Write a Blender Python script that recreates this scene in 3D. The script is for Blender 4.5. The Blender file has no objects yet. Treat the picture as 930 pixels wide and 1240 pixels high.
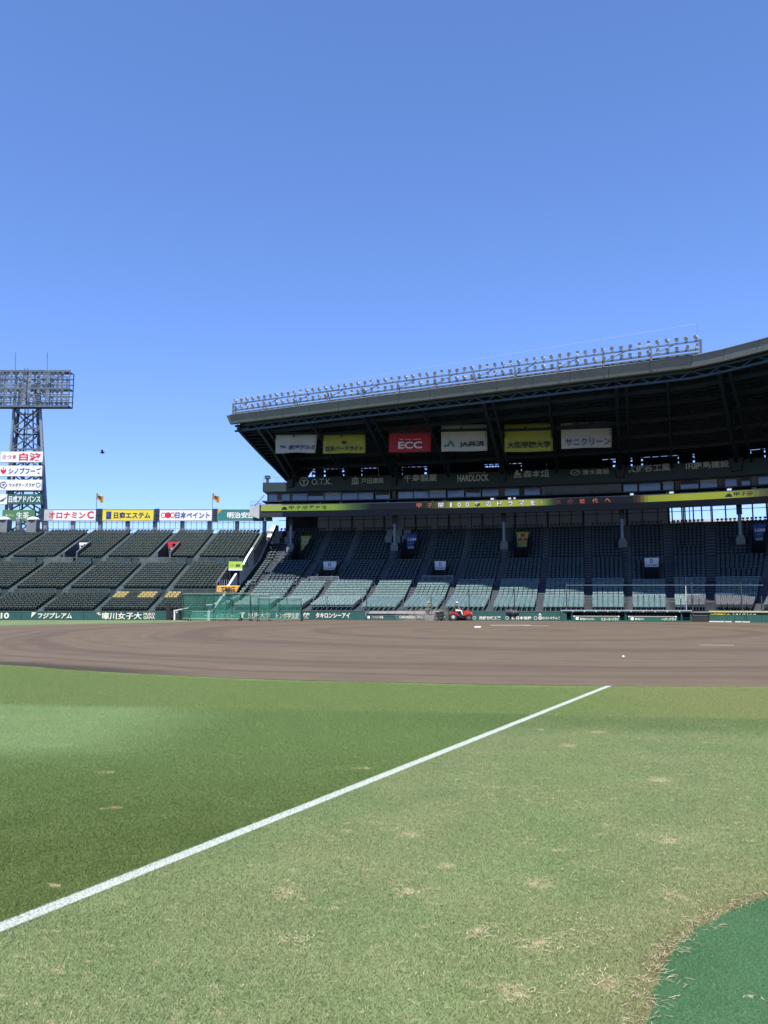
import bpy, bmesh, math, random
import numpy as np
from math import sin, cos, tan, atan, radians as R, pi, sqrt
from mathutils import Vector, Matrix
random.seed(7)
SC = bpy.context.scene
# ------------------------------------------------------------------ camera
EYE = 1.6; TILT = R(6.76); FPX = 937.0
cam = bpy.data.cameras.new('camera'); camo = bpy.data.objects.new('camera', cam)
SC.collection.objects.link(camo); SC.camera = camo
camo.location = (0, 0, EYE); camo.rotation_euler = (R(90) + TILT, 0, 0)
cam.sensor_fit = 'HORIZONTAL'; cam.sensor_width = 36; cam.lens = 36 * FPX / 930
cam.clip_start = .1; cam.clip_end = 5000
# ------------------------------------------------------------------ light
SUNV = Vector((-.15, -.515, .90)).normalized()
EL = math.asin(SUNV.z); AZ = math.atan2(SUNV.x, SUNV.y)
W = bpy.data.worlds.new('World'); SC.world = W; W.use_nodes = True
nt = W.node_tree; nt.nodes.clear()
sky = nt.nodes.new('ShaderNodeTexSky'); sky.sky_type = 'NISHITA'; sky.sun_disc = False
sky.sun_elevation = EL; sky.sun_rotation = AZ; sky.air_density = 1.0; sky.dust_density = .0; sky.ozone_density = 3.0
sky.altitude = 0
bg = nt.nodes.new('ShaderNodeBackground'); bg.inputs[1].default_value = .132
hs = nt.nodes.new('ShaderNodeHueSaturation'); hs.inputs['Saturation'].default_value = 1.13; hs.inputs['Hue'].default_value = .516
ow = nt.nodes.new('ShaderNodeOutputWorld')
nt.links.new(sky.outputs[0], hs.inputs['Color']); sx = nt.nodes.new('ShaderNodeSeparateColor'); cx = nt.nodes.new('ShaderNodeCombineColor'); nt.links.new(hs.outputs[0], sx.inputs[0])
for i_, (pw, kk) in enumerate(((.74, .80), (.72, 1.045), (.88, 1.13))):       # gentler gradient towards the horizon
    a_ = nt.nodes.new('ShaderNodeMath'); a_.operation = 'POWER'; a_.inputs[1].default_value = pw; b_ = nt.nodes.new('ShaderNodeMath'); b_.operation = 'MULTIPLY'; b_.inputs[1].default_value = kk
    nt.links.new(sx.outputs[i_], a_.inputs[0]); nt.links.new(a_.outputs[0], b_.inputs[0]); nt.links.new(b_.outputs[0], cx.inputs[i_])
nt.links.new(cx.outputs[0], bg.inputs[0]); nt.links.new(bg.outputs[0], ow.inputs[0])
sl = bpy.data.lights.new('sun', 'SUN'); sl.energy = 5.0; sl.angle = R(.53); sl.color = (1, .95, .88)
so = bpy.data.objects.new('sun', sl); SC.collection.objects.link(so); so.rotation_euler = SUNV.to_track_quat('Z', 'Y').to_euler()
SC.view_settings.view_transform = 'Standard'; SC.view_settings.look = 'None'
SC.view_settings.exposure = .9; SC.view_settings.gamma = 1; SC.view_settings.use_curve_mapping = False
try: SC.cycles.max_bounces = 6; SC.cycles.transparent_max_bounces = 16
except Exception: pass
# ------------------------------------------------------------------ helpers
def ang(py): return tan(TILT + atan((620 - py) / FPX))
def at(px, py, Y):
    v = 620 - py
    return Vector(((px - 465) / (FPX * cos(TILT) - v * sin(TILT)) * Y, Y, EYE + Y * ang(py)))
def G(px, py):
    Y = -EYE / ang(py); v = at(px, py, Y); v.z = 0; return v
def proj(p):
    z = p[2] - EYE; c = p[1] * cos(TILT) + z * sin(TILT); v = -p[1] * sin(TILT) + z * cos(TILT)
    return 465 + FPX * p[0] / c, 620 - FPX * v / c
LOC = {}
def link(o): SC.collection.objects.link(o); return o
def tag(o, label=None, cat=None, group=None, kind=None):
    if label: o['label'] = label
    if cat: o['category'] = cat
    if group: o['group'] = group
    if kind: o['kind'] = kind
    return o
def empty(name, loc, label, cat, group=None):
    o = link(bpy.data.objects.new(name, None)); o.location = loc; o.empty_display_size = .3
    LOC[o.name] = Vector(loc); return tag(o, label, cat, group)
class MB:
    def __init__(s): s.v = []; s.f = []
    def quad(s, *p):
        n = len(s.v); s.v += [tuple(q) for q in p]; s.f.append(tuple(range(n, n + len(p)))); return s
    def hexa(s, p):                       # 8 corners: bottom 4 ccw, top 4 ccw
        n = len(s.v); s.v += [tuple(q) for q in p]
        for q in ((0, 3, 2, 1), (4, 5, 6, 7), (0, 1, 5, 4), (1, 2, 6, 5), (2, 3, 7, 6), (3, 0, 4, 7)): s.f.append(tuple(n + i for i in q))
        return s
    def box(s, c, d, rz=0, rx=0):
        x, y, z = d[0] / 2, d[1] / 2, d[2] / 2
        M = Matrix.Rotation(-rz, 3, 'Z') @ Matrix.Rotation(rx, 3, 'X'); c = Vector(c)
        return s.hexa([c + M @ Vector(q) for q in ((-x, -y, -z), (x, -y, -z), (x, y, -z), (-x, y, -z), (-x, -y, z), (x, -y, z), (x, y, z), (-x, y, z))])
    def beam(s, p, q, w, h=None, up=(0, 0, 1)):
        p = Vector(p); q = Vector(q); h = h or w; d = (q - p)
        if d.length < 1e-6: return s
        d.normalize(); up = Vector(up)
        if abs(d.dot(up)) > .98: up = Vector((0, 1, 0))
        a = d.cross(up).normalized() * w / 2; b = a.cross(d).normalized() * h / 2
        return s.hexa([p - a - b, p + a - b, q + a - b, q - a - b, p - a + b, p + a + b, q + a + b, q - a + b])
    def tube(s, p, q, r, r2=None, n=8):
        p = Vector(p); q = Vector(q); r2 = r if r2 is None else r2; d = (q - p).normalized()
        u = Vector((0, 0, 1)) if abs(d.z) < .9 else Vector((1, 0, 0))
        a = d.cross(u).normalized(); b = d.cross(a); k = len(s.v)
        for c, rr in ((p, r), (q, r2)):
            for i in range(n):
                t = 2 * pi * i / n; s.v.append(tuple(c + (a * cos(t) + b * sin(t)) * rr))
        for i in range(n): j = (i + 1) % n; s.f.append((k + i, k + n + i, k + n + j, k + j))
        s.f.append(tuple(k + i for i in range(n))); s.f.append(tuple(k + n + i for i in reversed(range(n)))); return s
    def ball(s, c, rx, ry, rz, n=10, m=6):
        k = len(s.v)
        for j in range(m + 1):
            b = pi * j / m
            for i in range(n): a = 2 * pi * i / n; s.v.append((c[0] + rx * sin(b) * cos(a), c[1] + ry * sin(b) * sin(a), c[2] + rz * cos(b)))
        for j in range(m):
            for i in range(n): i2 = (i + 1) % n; s.f.append((k + j * n + i, k + (j + 1) * n + i, k + (j + 1) * n + i2, k + j * n + i2))
        return s
    def build(s, name, mat, parent=None, label=None, cat=None, group=None, kind=None, smooth=False):
        if not s.v: return None
        if parent is not None: off = LOC[parent.name]
        else:
            a = np.array(s.v); off = Vector(((a[:, 0].min() + a[:, 0].max()) / 2, (a[:, 1].min() + a[:, 1].max()) / 2, a[:, 2].min()))
        a = np.array(s.v) - np.array(off)
        me = bpy.data.meshes.new(name); me.from_pydata(a.tolist(), [], s.f); me.materials.append(mat)
        if smooth: me.polygons.foreach_set('use_smooth', [True] * len(me.polygons))
        o = link(bpy.data.objects.new(name, me))
        if parent is not None: o.parent = parent; LOC[o.name] = Vector(off)
        else: o.location = off; LOC[o.name] = Vector(off)
        return tag(o, label, cat, group, kind)
# ------------------------------------------------------------------ materials
def srgb(r, g, b):
    f = lambda c: (c / 255 / 12.92) if c / 255 <= .04045 else ((c / 255 + .055) / 1.055) ** 2.4
    return (f(r), f(g), f(b))
class N:                                   # tiny node builder
    def __init__(s, mat): s.t = mat.node_tree; s.n = s.t.nodes; s.l = s.t.links
    def new(s, t, **k):
        q = s.n.new(t)
        for a, b in k.items(): setattr(q, a, b)
        return q
    def put(s, sock, v):
        if isinstance(v, bpy.types.NodeSocket): s.l.new(v, sock)
        else: sock.default_value = v
    def math(s, op, a, b=0., c=0., clamp=False):
        q = s.new('ShaderNodeMath', operation=op, use_clamp=clamp); s.put(q.inputs[0], a); s.put(q.inputs[1], b); s.put(q.inputs[2], c); return q.outputs[0]
    def mix(s, f, a, b, blend='MIX'):
        q = s.new('ShaderNodeMix', data_type='RGBA', blend_type=blend); s.put(q.inputs[0], f)
        s.put(q.inputs[6], a if isinstance(a, bpy.types.NodeSocket) else (*a, 1)); s.put(q.inputs[7], b if isinstance(b, bpy.types.NodeSocket) else (*b, 1)); return q.outputs[2]
    def noise(s, vec, scale, detail=3, rough=.55, col=False):
        q = s.new('ShaderNodeTexNoise'); q.inputs['Scale'].default_value = scale; q.inputs['Detail'].default_value = detail; q.inputs['Roughness'].default_value = rough
        if vec is not None: s.l.new(vec, q.inputs['Vector'])
        return q.outputs[1 if col else 0]
    def ramp(s, v, a, b, smooth=True):      # 0 at a, 1 at b
        q = s.new('ShaderNodeMapRange', interpolation_type='SMOOTHSTEP' if smooth else 'LINEAR'); s.put(q.inputs[0], v); q.inputs[1].default_value = a; q.inputs[2].default_value = b; return q.outputs[0]
def base_mat(name):
    m = bpy.data.materials.new(name); m.use_nodes = True; n = N(m); b = m.node_tree.nodes['Principled BSDF']; return m, n, b
def pos(n): return n.new('ShaderNodeNewGeometry').outputs['Position']
def mat(name, col, rough=.6, var=.15, scale=3., spec=.5, metal=0., bump=0., bscale=40., dirt=None, dscale=.6, tint=None):
    K = .74; col = tuple(x * K for x in col); tint = tint and tuple(x * K for x in tint); dirt = dirt and tuple(x * K for x in dirt)
    m, n, b = base_mat(name); p = pos(n)
    c = n.mix(n.ramp(n.noise(p, scale, 4), .3, .7), tuple(x * (1 - var) for x in col), tuple(min(1, x * (1 + var)) for x in col))
    if tint: c = n.mix(n.ramp(n.noise(p, 2.3, 0), .45, .6), c, tint)
    if dirt: c = n.mix(n.ramp(n.noise(p, dscale, 5), .5, .75), c, dirt)
    n.put(b.inputs['Base Color'], c); b.inputs['Roughness'].default_value = rough; b.inputs['Specular IOR Level'].default_value = spec; b.inputs['Metallic'].default_value = metal
    if bump:
        q = n.new('ShaderNodeBump'); q.inputs['Strength'].default_value = bump; q.inputs['Distance'].default_value = .02; n.l.new(n.noise(p, bscale, 4), q.inputs['Height']); n.l.new(q.outputs[0], b.inputs['Normal'])
    return m
M = dict(
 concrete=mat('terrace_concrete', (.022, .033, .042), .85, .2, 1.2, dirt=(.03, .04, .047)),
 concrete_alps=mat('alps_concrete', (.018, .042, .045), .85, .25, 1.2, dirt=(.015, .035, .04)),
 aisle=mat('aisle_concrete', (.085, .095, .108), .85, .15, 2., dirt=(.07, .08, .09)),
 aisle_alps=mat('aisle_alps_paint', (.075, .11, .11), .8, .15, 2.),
 warm=mat('warm_concrete', (.33, .31, .28), .85, .15, 2.),
 whitewall=mat('white_wall_paint', (.72, .73, .74), .6, .06, 1., dirt=(.6, .6, .6)),
 pale=mat('pale_paint', (.42, .45, .46), .55, .08, 2.),
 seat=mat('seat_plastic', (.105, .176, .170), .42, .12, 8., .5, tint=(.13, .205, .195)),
 seat_shaded=mat('shaded_seat_plastic', (.085, .125, .142), .42, .15, 8., .5),  # darker copy of the seat plastic, roof shade put into its colour
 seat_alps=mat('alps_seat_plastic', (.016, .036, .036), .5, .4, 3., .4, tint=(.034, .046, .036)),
 seat_yellow=mat('yellow_seat_plastic', (.42, .33, .11), .5, .15, 5.),
 seat_box=mat('box_seat_fabric', (.07, .075, .085), .7, .2, 6.),
 wall=mat('field_wall_pad', (.012, .075, .062), .55, .12, 1.5),
 dugout=mat('dugout_green_paint', (.015, .085, .06), .5, .1, 2.),
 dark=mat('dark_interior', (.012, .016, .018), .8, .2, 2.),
 cream=mat('cream_lettering', (.78, .74, .6), .6, .03),
 white=mat('white_sign_face', (.78, .78, .78), .5, .03, .5),
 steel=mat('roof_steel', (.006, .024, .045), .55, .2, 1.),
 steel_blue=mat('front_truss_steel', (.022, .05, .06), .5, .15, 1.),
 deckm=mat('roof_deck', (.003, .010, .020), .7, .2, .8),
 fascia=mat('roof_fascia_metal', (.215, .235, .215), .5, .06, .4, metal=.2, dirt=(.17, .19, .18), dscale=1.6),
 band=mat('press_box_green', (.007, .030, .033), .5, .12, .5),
 bandtext=mat('grey_lettering', (.62, .66, .62), .6, .05),
 grey=mat('grey_panel', (.17, .19, .2), .6, .1, 1.),
 brown=mat('brown_pillar', (.16, .12, .11), .7, .1),
 galv=mat('galvanised_steel', (.26, .30, .34), .45, .15, 4., metal=.3),
 towersteel=mat('tower_steel', (.085, .115, .15), .5, .2, .6),
 lampm=mat('lamp_housing', (.56, .58, .60), .4, .15, 6.),
 lampdark=mat('lamp_visor', (.16, .17, .18), .5, .2, 6.),
 black=mat('black_paint', (.012, .012, .014), .5, .1),
 darkblue=mat('dark_blue_chair', (.02, .028, .045), .5, .1),
 red=mat('red_paint', (.62, .025, .02), .3, .05),
 rubber=mat('rubber', (.02, .02, .02), .8, .2),
 skin=mat('skin', (.45, .27, .18), .6, .05),
 khaki=mat('khaki_cloth', (.12, .12, .10), .8, .1),
 whitecloth=mat('white_cloth', (.72, .72, .7), .8, .05),
 navycloth=mat('navy_cloth', (.02, .025, .04), .8, .1),
 yellow=mat('yellow_sign_face', (.78, .62, .02), .5, .04, .5),
 ban_yellow=mat('yellow_banner_cloth', (.40, .43, .07), .75, .06, .8),
 ban_white=mat('white_banner_cloth', (.52, .54, .53), .75, .05, .8),
 ban_red=mat('red_banner_cloth', (.45, .02, .04), .7, .06, .8),
 signred=mat('red_lettering', (.62, .015, .03), .5, .03),
 signblue=mat('blue_lettering', (.02, .07, .36), .5, .03),
 navy=mat('navy_lettering', (.02, .035, .12), .5, .03),
 signblack=mat('black_lettering', (.02, .02, .02), .5, .03),
 teal=mat('teal_sign_face', (.01, .19, .17), .5, .04, .5),
 dkgreen=mat('dark_green_sign_face', (.015, .10, .07), .5, .04, .5),
 midgreen=mat('mid_green_sign_face', (.07, .20, .06), .5, .05, .5),
 lime=mat('lime_sign_face', (.40, .60, .05), .5, .05, .5),
 lettergreen=mat('green_lettering', (.01, .14, .07), .5, .03),
 orange=mat('orange_cloth', (.62, .33, .05), .7, .15, 3.),
 blueban=mat('blue_banner_cloth', (.03, .09, .32), .7, .08),
 magenta=mat('crimson_print', (.42, .02, .08), .7, .05),
 tarp=mat('dark_tarp', (.035, .035, .045), .6, .3, 8., bump=.6, bscale=9.),
 chalk=mat('chalk', (.72, .74, .72), .9, .05, 60.),
 bldg=mat('far_building_wall', (.5, .45, .42), .8, .1, .1),
 netpost=mat('net_post', (.03, .05, .05), .5, .1),
 greenframe=mat('green_frame', (.01, .11, .075), .5, .1),
)
def glass_mat():
    m, n, b = base_mat('window_glass'); b.inputs['Base Color'].default_value = (.07, .11, .165, 1); b.inputs['Roughness'].default_value = .12; b.inputs['Specular IOR Level'].default_value = .9; return m
M['glass'] = glass_mat()
def net_mat(name, col, dens):
    m, n, b = base_mat(name); b.inputs['Base Color'].default_value = (*col, 1); b.inputs['Roughness'].default_value = .8
    tr = n.new('ShaderNodeBsdfTransparent'); mx = n.new('ShaderNodeMixShader')
    v = n.ramp(n.noise(pos(n), 1.7, 3), .3, .7); f = n.math('MULTIPLY_ADD', v, .22, dens - .11)
    n.l.new(f, mx.inputs[0]); n.l.new(tr.outputs[0], mx.inputs[1]); n.l.new(b.outputs[0], mx.inputs[2]); n.l.new(mx.outputs[0], n.n['Material Output'].inputs[0]); return m
M['net'] = net_mat('green_net', (.010, .125, .085), .42)
M['clearpanel'] = net_mat('smoky_panel', (.10, .12, .12), .38)
def panel_mat():
    m, n, b = base_mat('frosted_rear_panel'); b.inputs['Base Color'].default_value = (.5, .5, .48, 1)
    tl = n.new('ShaderNodeBsdfTranslucent'); tl.inputs[0].default_value = (.34, .33, .31, 1); mx = n.new('ShaderNodeMixShader'); mx.inputs[0].default_value = .75
    n.l.new(b.outputs[0], mx.inputs[1]); n.l.new(tl.outputs[0], mx.inputs[2]); n.l.new(mx.outputs[0], n.n['Material Output'].inputs[0]); return m
M['frost'] = panel_mat()
def emis(name, col, st):
    m, n, b = base_mat(name); b.inputs['Base Color'].default_value = (.02, .02, .02, 1)
    b.inputs['Emission Color'].default_value = (*col, 1); b.inputs['Emission Strength'].default_value = st; return m
M['led_white'] = emis('led_white', (.85, .8, .95), .55); M['led_orange'] = emis('led_orange', (.9, .25, .12), .26); M['led_dim'] = emis('led_dim', (.45, .1, .08), .16)
M['screen'] = emis('lit_screen', (.7, .85, 1.), .6)
def led_mat():
    m, n, b = base_mat('led_ribbon'); b.inputs['Base Color'].default_value = (.01, .01, .01, 1)
    a = n.new('ShaderNodeVertexColor', layer_name='led'); w = n.noise(pos(n), 9., 2); c = n.mix(.35, a.outputs[0], n.mix(w, (0, 0, 0), a.outputs[0]))
    n.l.new(c, b.inputs['Emission Color']); b.inputs['Emission Strength'].default_value = .46; return m
M['led'] = led_mat()
# ------------------------------------------------------------------ text
def text(parent, body, c, w, h, m, th=0., bold=.012, name='lettering', shear=0., label=None, kind=None, tilt=0., d=.02):
    cu = bpy.data.curves.new('t', 'FONT'); cu.body = body; cu.resolution_u = 3; cu.offset = min(bold, .03) if bold < .055 or name != 'display_character' else .10; cu.shear = shear
    o = bpy.data.objects.new('t', cu); link(o); dg = bpy.context.evaluated_depsgraph_get(); me = bpy.data.meshes.new_from_object(o.evaluated_get(dg))
    bpy.data.objects.remove(o); bpy.data.curves.remove(cu)
    a = np.empty(len(me.vertices) * 3); me.vertices.foreach_get('co', a); a = a.reshape(-1, 3)
    if not len(a): return None
    lo, hi = a.min(0), a.max(0); x = (a[:, 0] - (lo[0] + hi[0]) / 2) / max(hi[0] - lo[0], 1e-6) * w; y = (a[:, 1] - (lo[1] + hi[1]) / 2) / max(hi[1] - lo[1], 1e-6) * h
    t = np.array([cos(th), -sin(th), 0.]); nn = np.array([-sin(th), -cos(th), 0.]); up = np.array([0, 0, 1.]) * cos(tilt) + nn * -sin(tilt)
    p = np.outer(x, t) + np.outer(y, up) + nn * .015 + np.array(c) - np.array(LOC[parent.name] if parent else (0, 0, 0))
    me.vertices.foreach_set('co', p.ravel()); me.update(); me.name = name; me.materials.clear(); me.materials.append(m)
    q = link(bpy.data.objects.new(name, me))
    if parent: q.parent = parent
    return tag(q, label, kind=kind)
def tn(th): return Vector((cos(th), -sin(th), 0)), Vector((sin(th), cos(th), 0))   # along the row, backwards
def plate(mb, c, w, h, th=0., t=.1): return mb.box(c, (w, t, h), th)
def shape2d(mb, c, pts, th=0., off=.03, t=.02):     # a flat extruded outline facing the field
    a, b = tn(th); c = Vector(c); n = len(mb.v); k = len(pts)
    for dd in (off, off - t):
        for x, y in pts: mb.v.append(tuple(c + a * x + Vector((0, 0, y)) - b * dd))
    mb.f.append(tuple(range(n, n + k))); mb.f.append(tuple(reversed(range(n + k, n + 2 * k))))
    for i in range(k): j = (i + 1) % k; mb.f.append((n + i, n + k + i, n + k + j, n + j))
    return mb
def disc(r, n=16, ry=None): return [(r * cos(2 * pi * i / n), (ry or r) * sin(2 * pi * i / n)) for i in range(n)]
def ring(mb, c, r, w, th=0., n=18, off=.03, ry=1.):
    a, b = tn(th); c = Vector(c)
    for i in range(n):
        t0, t1 = 2 * pi * i / n, 2 * pi * (i + 1) / n
        P = [(r * cos(t0), r * sin(t0) * ry), (r * cos(t1), r * sin(t1) * ry), ((r - w) * cos(t1), (r - w) * sin(t1) * ry), ((r - w) * cos(t0), (r - w) * sin(t0) * ry)]
        mb.quad(*[c + a * x + Vector((0, 0, y)) - b * off for x, y in P])
    return mb
# ------------------------------------------------------------------ infield stand plan (concave curve)
_X = [-60, -17.3, -16.0, -11.6, -8.2, -3, 1.2, 5.3, 9.8, 14.4, 18.8, 22.2, 25.6, 28.6, 31.2, 34.5]
_T = [2, 2.6, 4.4, 6.3, 8, 9, 10.3, 11.6, 12.7, 13.6, 15, 17.6, 20.3, 23.5, 28.5, 36]
_ds = .05; XS = [-17.3]; YS = [78.2]; TH = [R(2.6)]
while len(XS) < 1700:
    x = XS[-1]; t = R(np.interp(x, _X, _T)) if x < 34.4 else min(R(80), TH[-1] + _ds * R(1.6))
    XS.append(x + cos(t) * _ds); YS.append(YS[-1] - sin(t) * _ds); TH.append(t)
def thS(s): return float(np.interp(s / _ds, range(len(TH)), TH))
def S(s, u=0., z=0.):
    if s < 0: x, y, t = XS[0] + s * cos(TH[0]), YS[0] - s * sin(TH[0]), TH[0]
    else: k = s / _ds; x = float(np.interp(k, range(len(XS)), XS)); y = float(np.interp(k, range(len(YS)), YS)); t = thS(s)
    return Vector((x + u * sin(t), y + u * cos(t), z))
def thq(s): return TH[0] if s < 0 else thS(s)
def sX(x): return float(np.interp(x, XS, [i * _ds for i in range(len(XS))]))
def sP(px, u, z):                      # where along the stand picture column px falls
    lo, hi = -6., 60.
    for _ in range(40):
        m = (lo + hi) / 2
        if proj(S(m, u, z))[0] < px: lo = m
        else: hi = m
    return m
def zP(s, u, py): return EYE + S(s, u).y * ang(py)
AL = [sX(x) for x in (-16.0, -11.6, -8.2, -3., 1.2, 5.3, 9.8, 14.4, 18.8, 22.2, 25.6, 28.6)]
s_ = AL[-1]
for d in (3.7, 4.8, 5, 5, 5, 5, 5): s_ += d; AL.append(s_)
SMAX = s_ + 3
ROWS = []                                  # (u0, u1, z, tier)
for i in range(6): ROWS.append((1.5 + .85 * i, 2.35 + .85 * i, .9 + .14 * i, 1))
ROWS.append((6.6, 7.4, 1.6, 0))
for i in range(7): ROWS.append((7.4 + .85 * i, 8.25 + .85 * i, 1.75 + .285 * i, 2))
ROWS.append((13.35, 14.9, 3.46, 0))
for i in range(10): ROWS.append((14.9 + .86 * i, 15.76 + .86 * i, 4.0 + .31 * i, 3))
ROWS.append((23.5, 24.4, 6.8, 0))
for i in range(12): ROWS.append((24.4 + .82 * i, 25.22 + .82 * i, 7.3 + .43 * i, 4))
ROWS.append((34.24, 36.5, 12.1, 0))
def vom(px0, px1, u0, u1, z0, zs): return (sP(px0, u1, zs), sP(px1, u1, zs), u0, u1, z0)
VOM = [vom(391.5, 408, 14.9, 19.2, 3.46, 5.5), vom(525.5, 541, 14.9, 19.2, 3.46, 5.5), vom(780, 798, 14.9, 19.2, 3.46, 5.5),
       vom(361, 378, 24.4, 29.3, 6.8, 9.), vom(490.5, 507.5, 24.4, 29.3, 6.8, 9.), vom(624.5, 642, 24.4, 29.3, 6.8, 9.), vom(911, 930, 24.4, 29.3, 6.8, 9.)]
# column plinths in the seating
COLP = [sP(352, 27.5, 9.3), sP(478, 27.5, 9.3), sP(610.5, 27.5, 9.3), sP(754, 27.5, 9.3), sP(897, 27.5, 9.3)]
COLP.append(COLP[-1] + 10.5)
def in_vom(s, u, vs): return any(a - .02 < s < b + .02 and u0 - .02 < u < u1 + .02 for a, b, u0, u1, z0 in vs)

def build_terrace(par, SF, smin, smax, rows, aisles, aw, vs, mt, ma, step=1.5, halls=()):
    cuts = sorted(set([round(x, 3) for x in list(np.arange(smin, smax, step)) + [smax] + [v[0] for v in vs] + [v[1] for v in vs]]))
    mb = MB(); zp = rows[0][2] - .9
    for (u0, u1, z, tier) in rows:
        for a, b in zip(cuts, cuts[1:]):
            if b - a < .01: continue
            m = (a + b) / 2
            if in_vom(m, (u0 + u1) / 2, vs): continue
            zf = zp
            if in_vom(m, u0 - .4, vs): zf = zp - 4
            p = [SF(a, u0, z), SF(b, u0, z), SF(b, u1, z), SF(a, u1, z)]
            mb.quad(*p); mb.quad(SF(a, u0, zf), SF(b, u0, zf), p[1], p[0])
        zp = z
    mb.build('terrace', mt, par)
    am = MB(); 
    for s in aisles:
        zp = rows[0][2]
        for k, (u0, u1, z, tier) in enumerate(rows):
            if in_vom(s, (u0 + u1) / 2, vs): zp = z; continue
            a, b = s - aw / 2, s + aw / 2; e = .006
            zl = min(zp, z) - .02; am.hexa([SF(a, u0 - .004, zl), SF(b, u0 - .004, zl), SF(b, u1, zl), SF(a, u1, zl), SF(a, u0, z + e), SF(b, u0, z + e), SF(b, u1, z + e), SF(a, u1, z + e)])
            if z > zp + .2:                       # half step in front of this row
                h = (z - zp) / 2; uu = u0 - .38; u0_ = u0
                am.hexa([SF(a, uu, zp), SF(b, uu, zp), SF(b, u0 - .008, zp), SF(a, u0 - .008, zp), SF(a, uu, zp + h), SF(b, uu, zp + h), SF(b, u0 - .008, zp + h), SF(a, u0 - .008, zp + h)])
            zp = z
    am.build('aisle_steps', ma, par, kind='stuff')

def strip(mb, a, b, u0, u1, z0, z1, z0b=None, z1b=None, step=1.):
    k = max(1, int((b - a) / step)); z0b = z0 if z0b is None else z0b; z1b = z1 if z1b is None else z1b
    for i in range(k):
        p, q = a + (b - a) * i / k, a + (b - a) * (i + 1) / k
        mb.hexa([S(p, u0, z0), S(q, u0, z0), S(q, u1, z0b), S(p, u1, z0b), S(p, u0, z1), S(q, u0, z1), S(q, u1, z1b), S(p, u1, z1b)])
    return mb
def seat_template(w=.43, h=.36, zs=.42, kind=0):
    m = MB(); t = .05
    m.box((0, -.02, zs), (w, .38, t)); 
    # curved back in three facets
    for x0, x1, y0, y1 in ((-w / 2, -w / 6, .14, .19), (-w / 6, w / 6, .19, .19), (w / 6, w / 2, .19, .14)):
        m.hexa([(x0, y0, zs + .03), (x1, y1, zs + .03), (x1, y1 + .04, zs + .03), (x0, y0 + .04, zs + .03), (x0, y0 + .06, zs + h), (x1, y1 + .06, zs + h), (x1, y1 + .10, zs + h), (x0, y0 + .10, zs + h)])
    m.box((0, .02, zs / 2), (.08, .25, zs - .03))
    return m
def seats_mesh(name, tmpl, places, m, parent=None, **k):
    v = np.array(tmpl.v); F = tmpl.f; out = []; fs = []; n = len(v)
    for i, (p, th, sc) in enumerate(places):
        c, s = cos(-th), sin(-th); x = v[:, 0] * c - v[:, 1] * s; y = v[:, 0] * s + v[:, 1] * c
        out.append(np.stack([x + p[0], y + p[1], v[:, 2] * sc + p[2]], 1)); fs += [tuple(q + i * n for q in f) for f in F]
    mb = MB(); mb.v = np.concatenate(out); mb.f = fs
    return mb.build_np(name, m, parent, **k)
def build_np(s, name, m, parent=None, **k):
    off = np.array(LOC[parent.name]) if parent is not None else np.array([(s.v[:, 0].min() + s.v[:, 0].max()) / 2, (s.v[:, 1].min() + s.v[:, 1].max()) / 2, s.v[:, 2].min()])
    a = s.v - off; me = bpy.data.meshes.new(name); nv = len(a); me.vertices.add(nv); me.vertices.foreach_set('co', a.ravel())
    ls = [len(f) for f in s.f]; tot = sum(ls); me.loops.add(tot); me.loops.foreach_set('vertex_index', [i for f in s.f for i in f])
    me.polygons.add(len(s.f)); st = np.concatenate([[0], np.cumsum(ls)[:-1]]); me.polygons.foreach_set('loop_start', st); me.update(calc_edges=True); me.materials.append(m)
    o = link(bpy.data.objects.new(name, me)); 
    if parent is not None: o.parent = parent
    else: o.location = off
    return tag(o, **k)
MB.build_np = build_np
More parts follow.
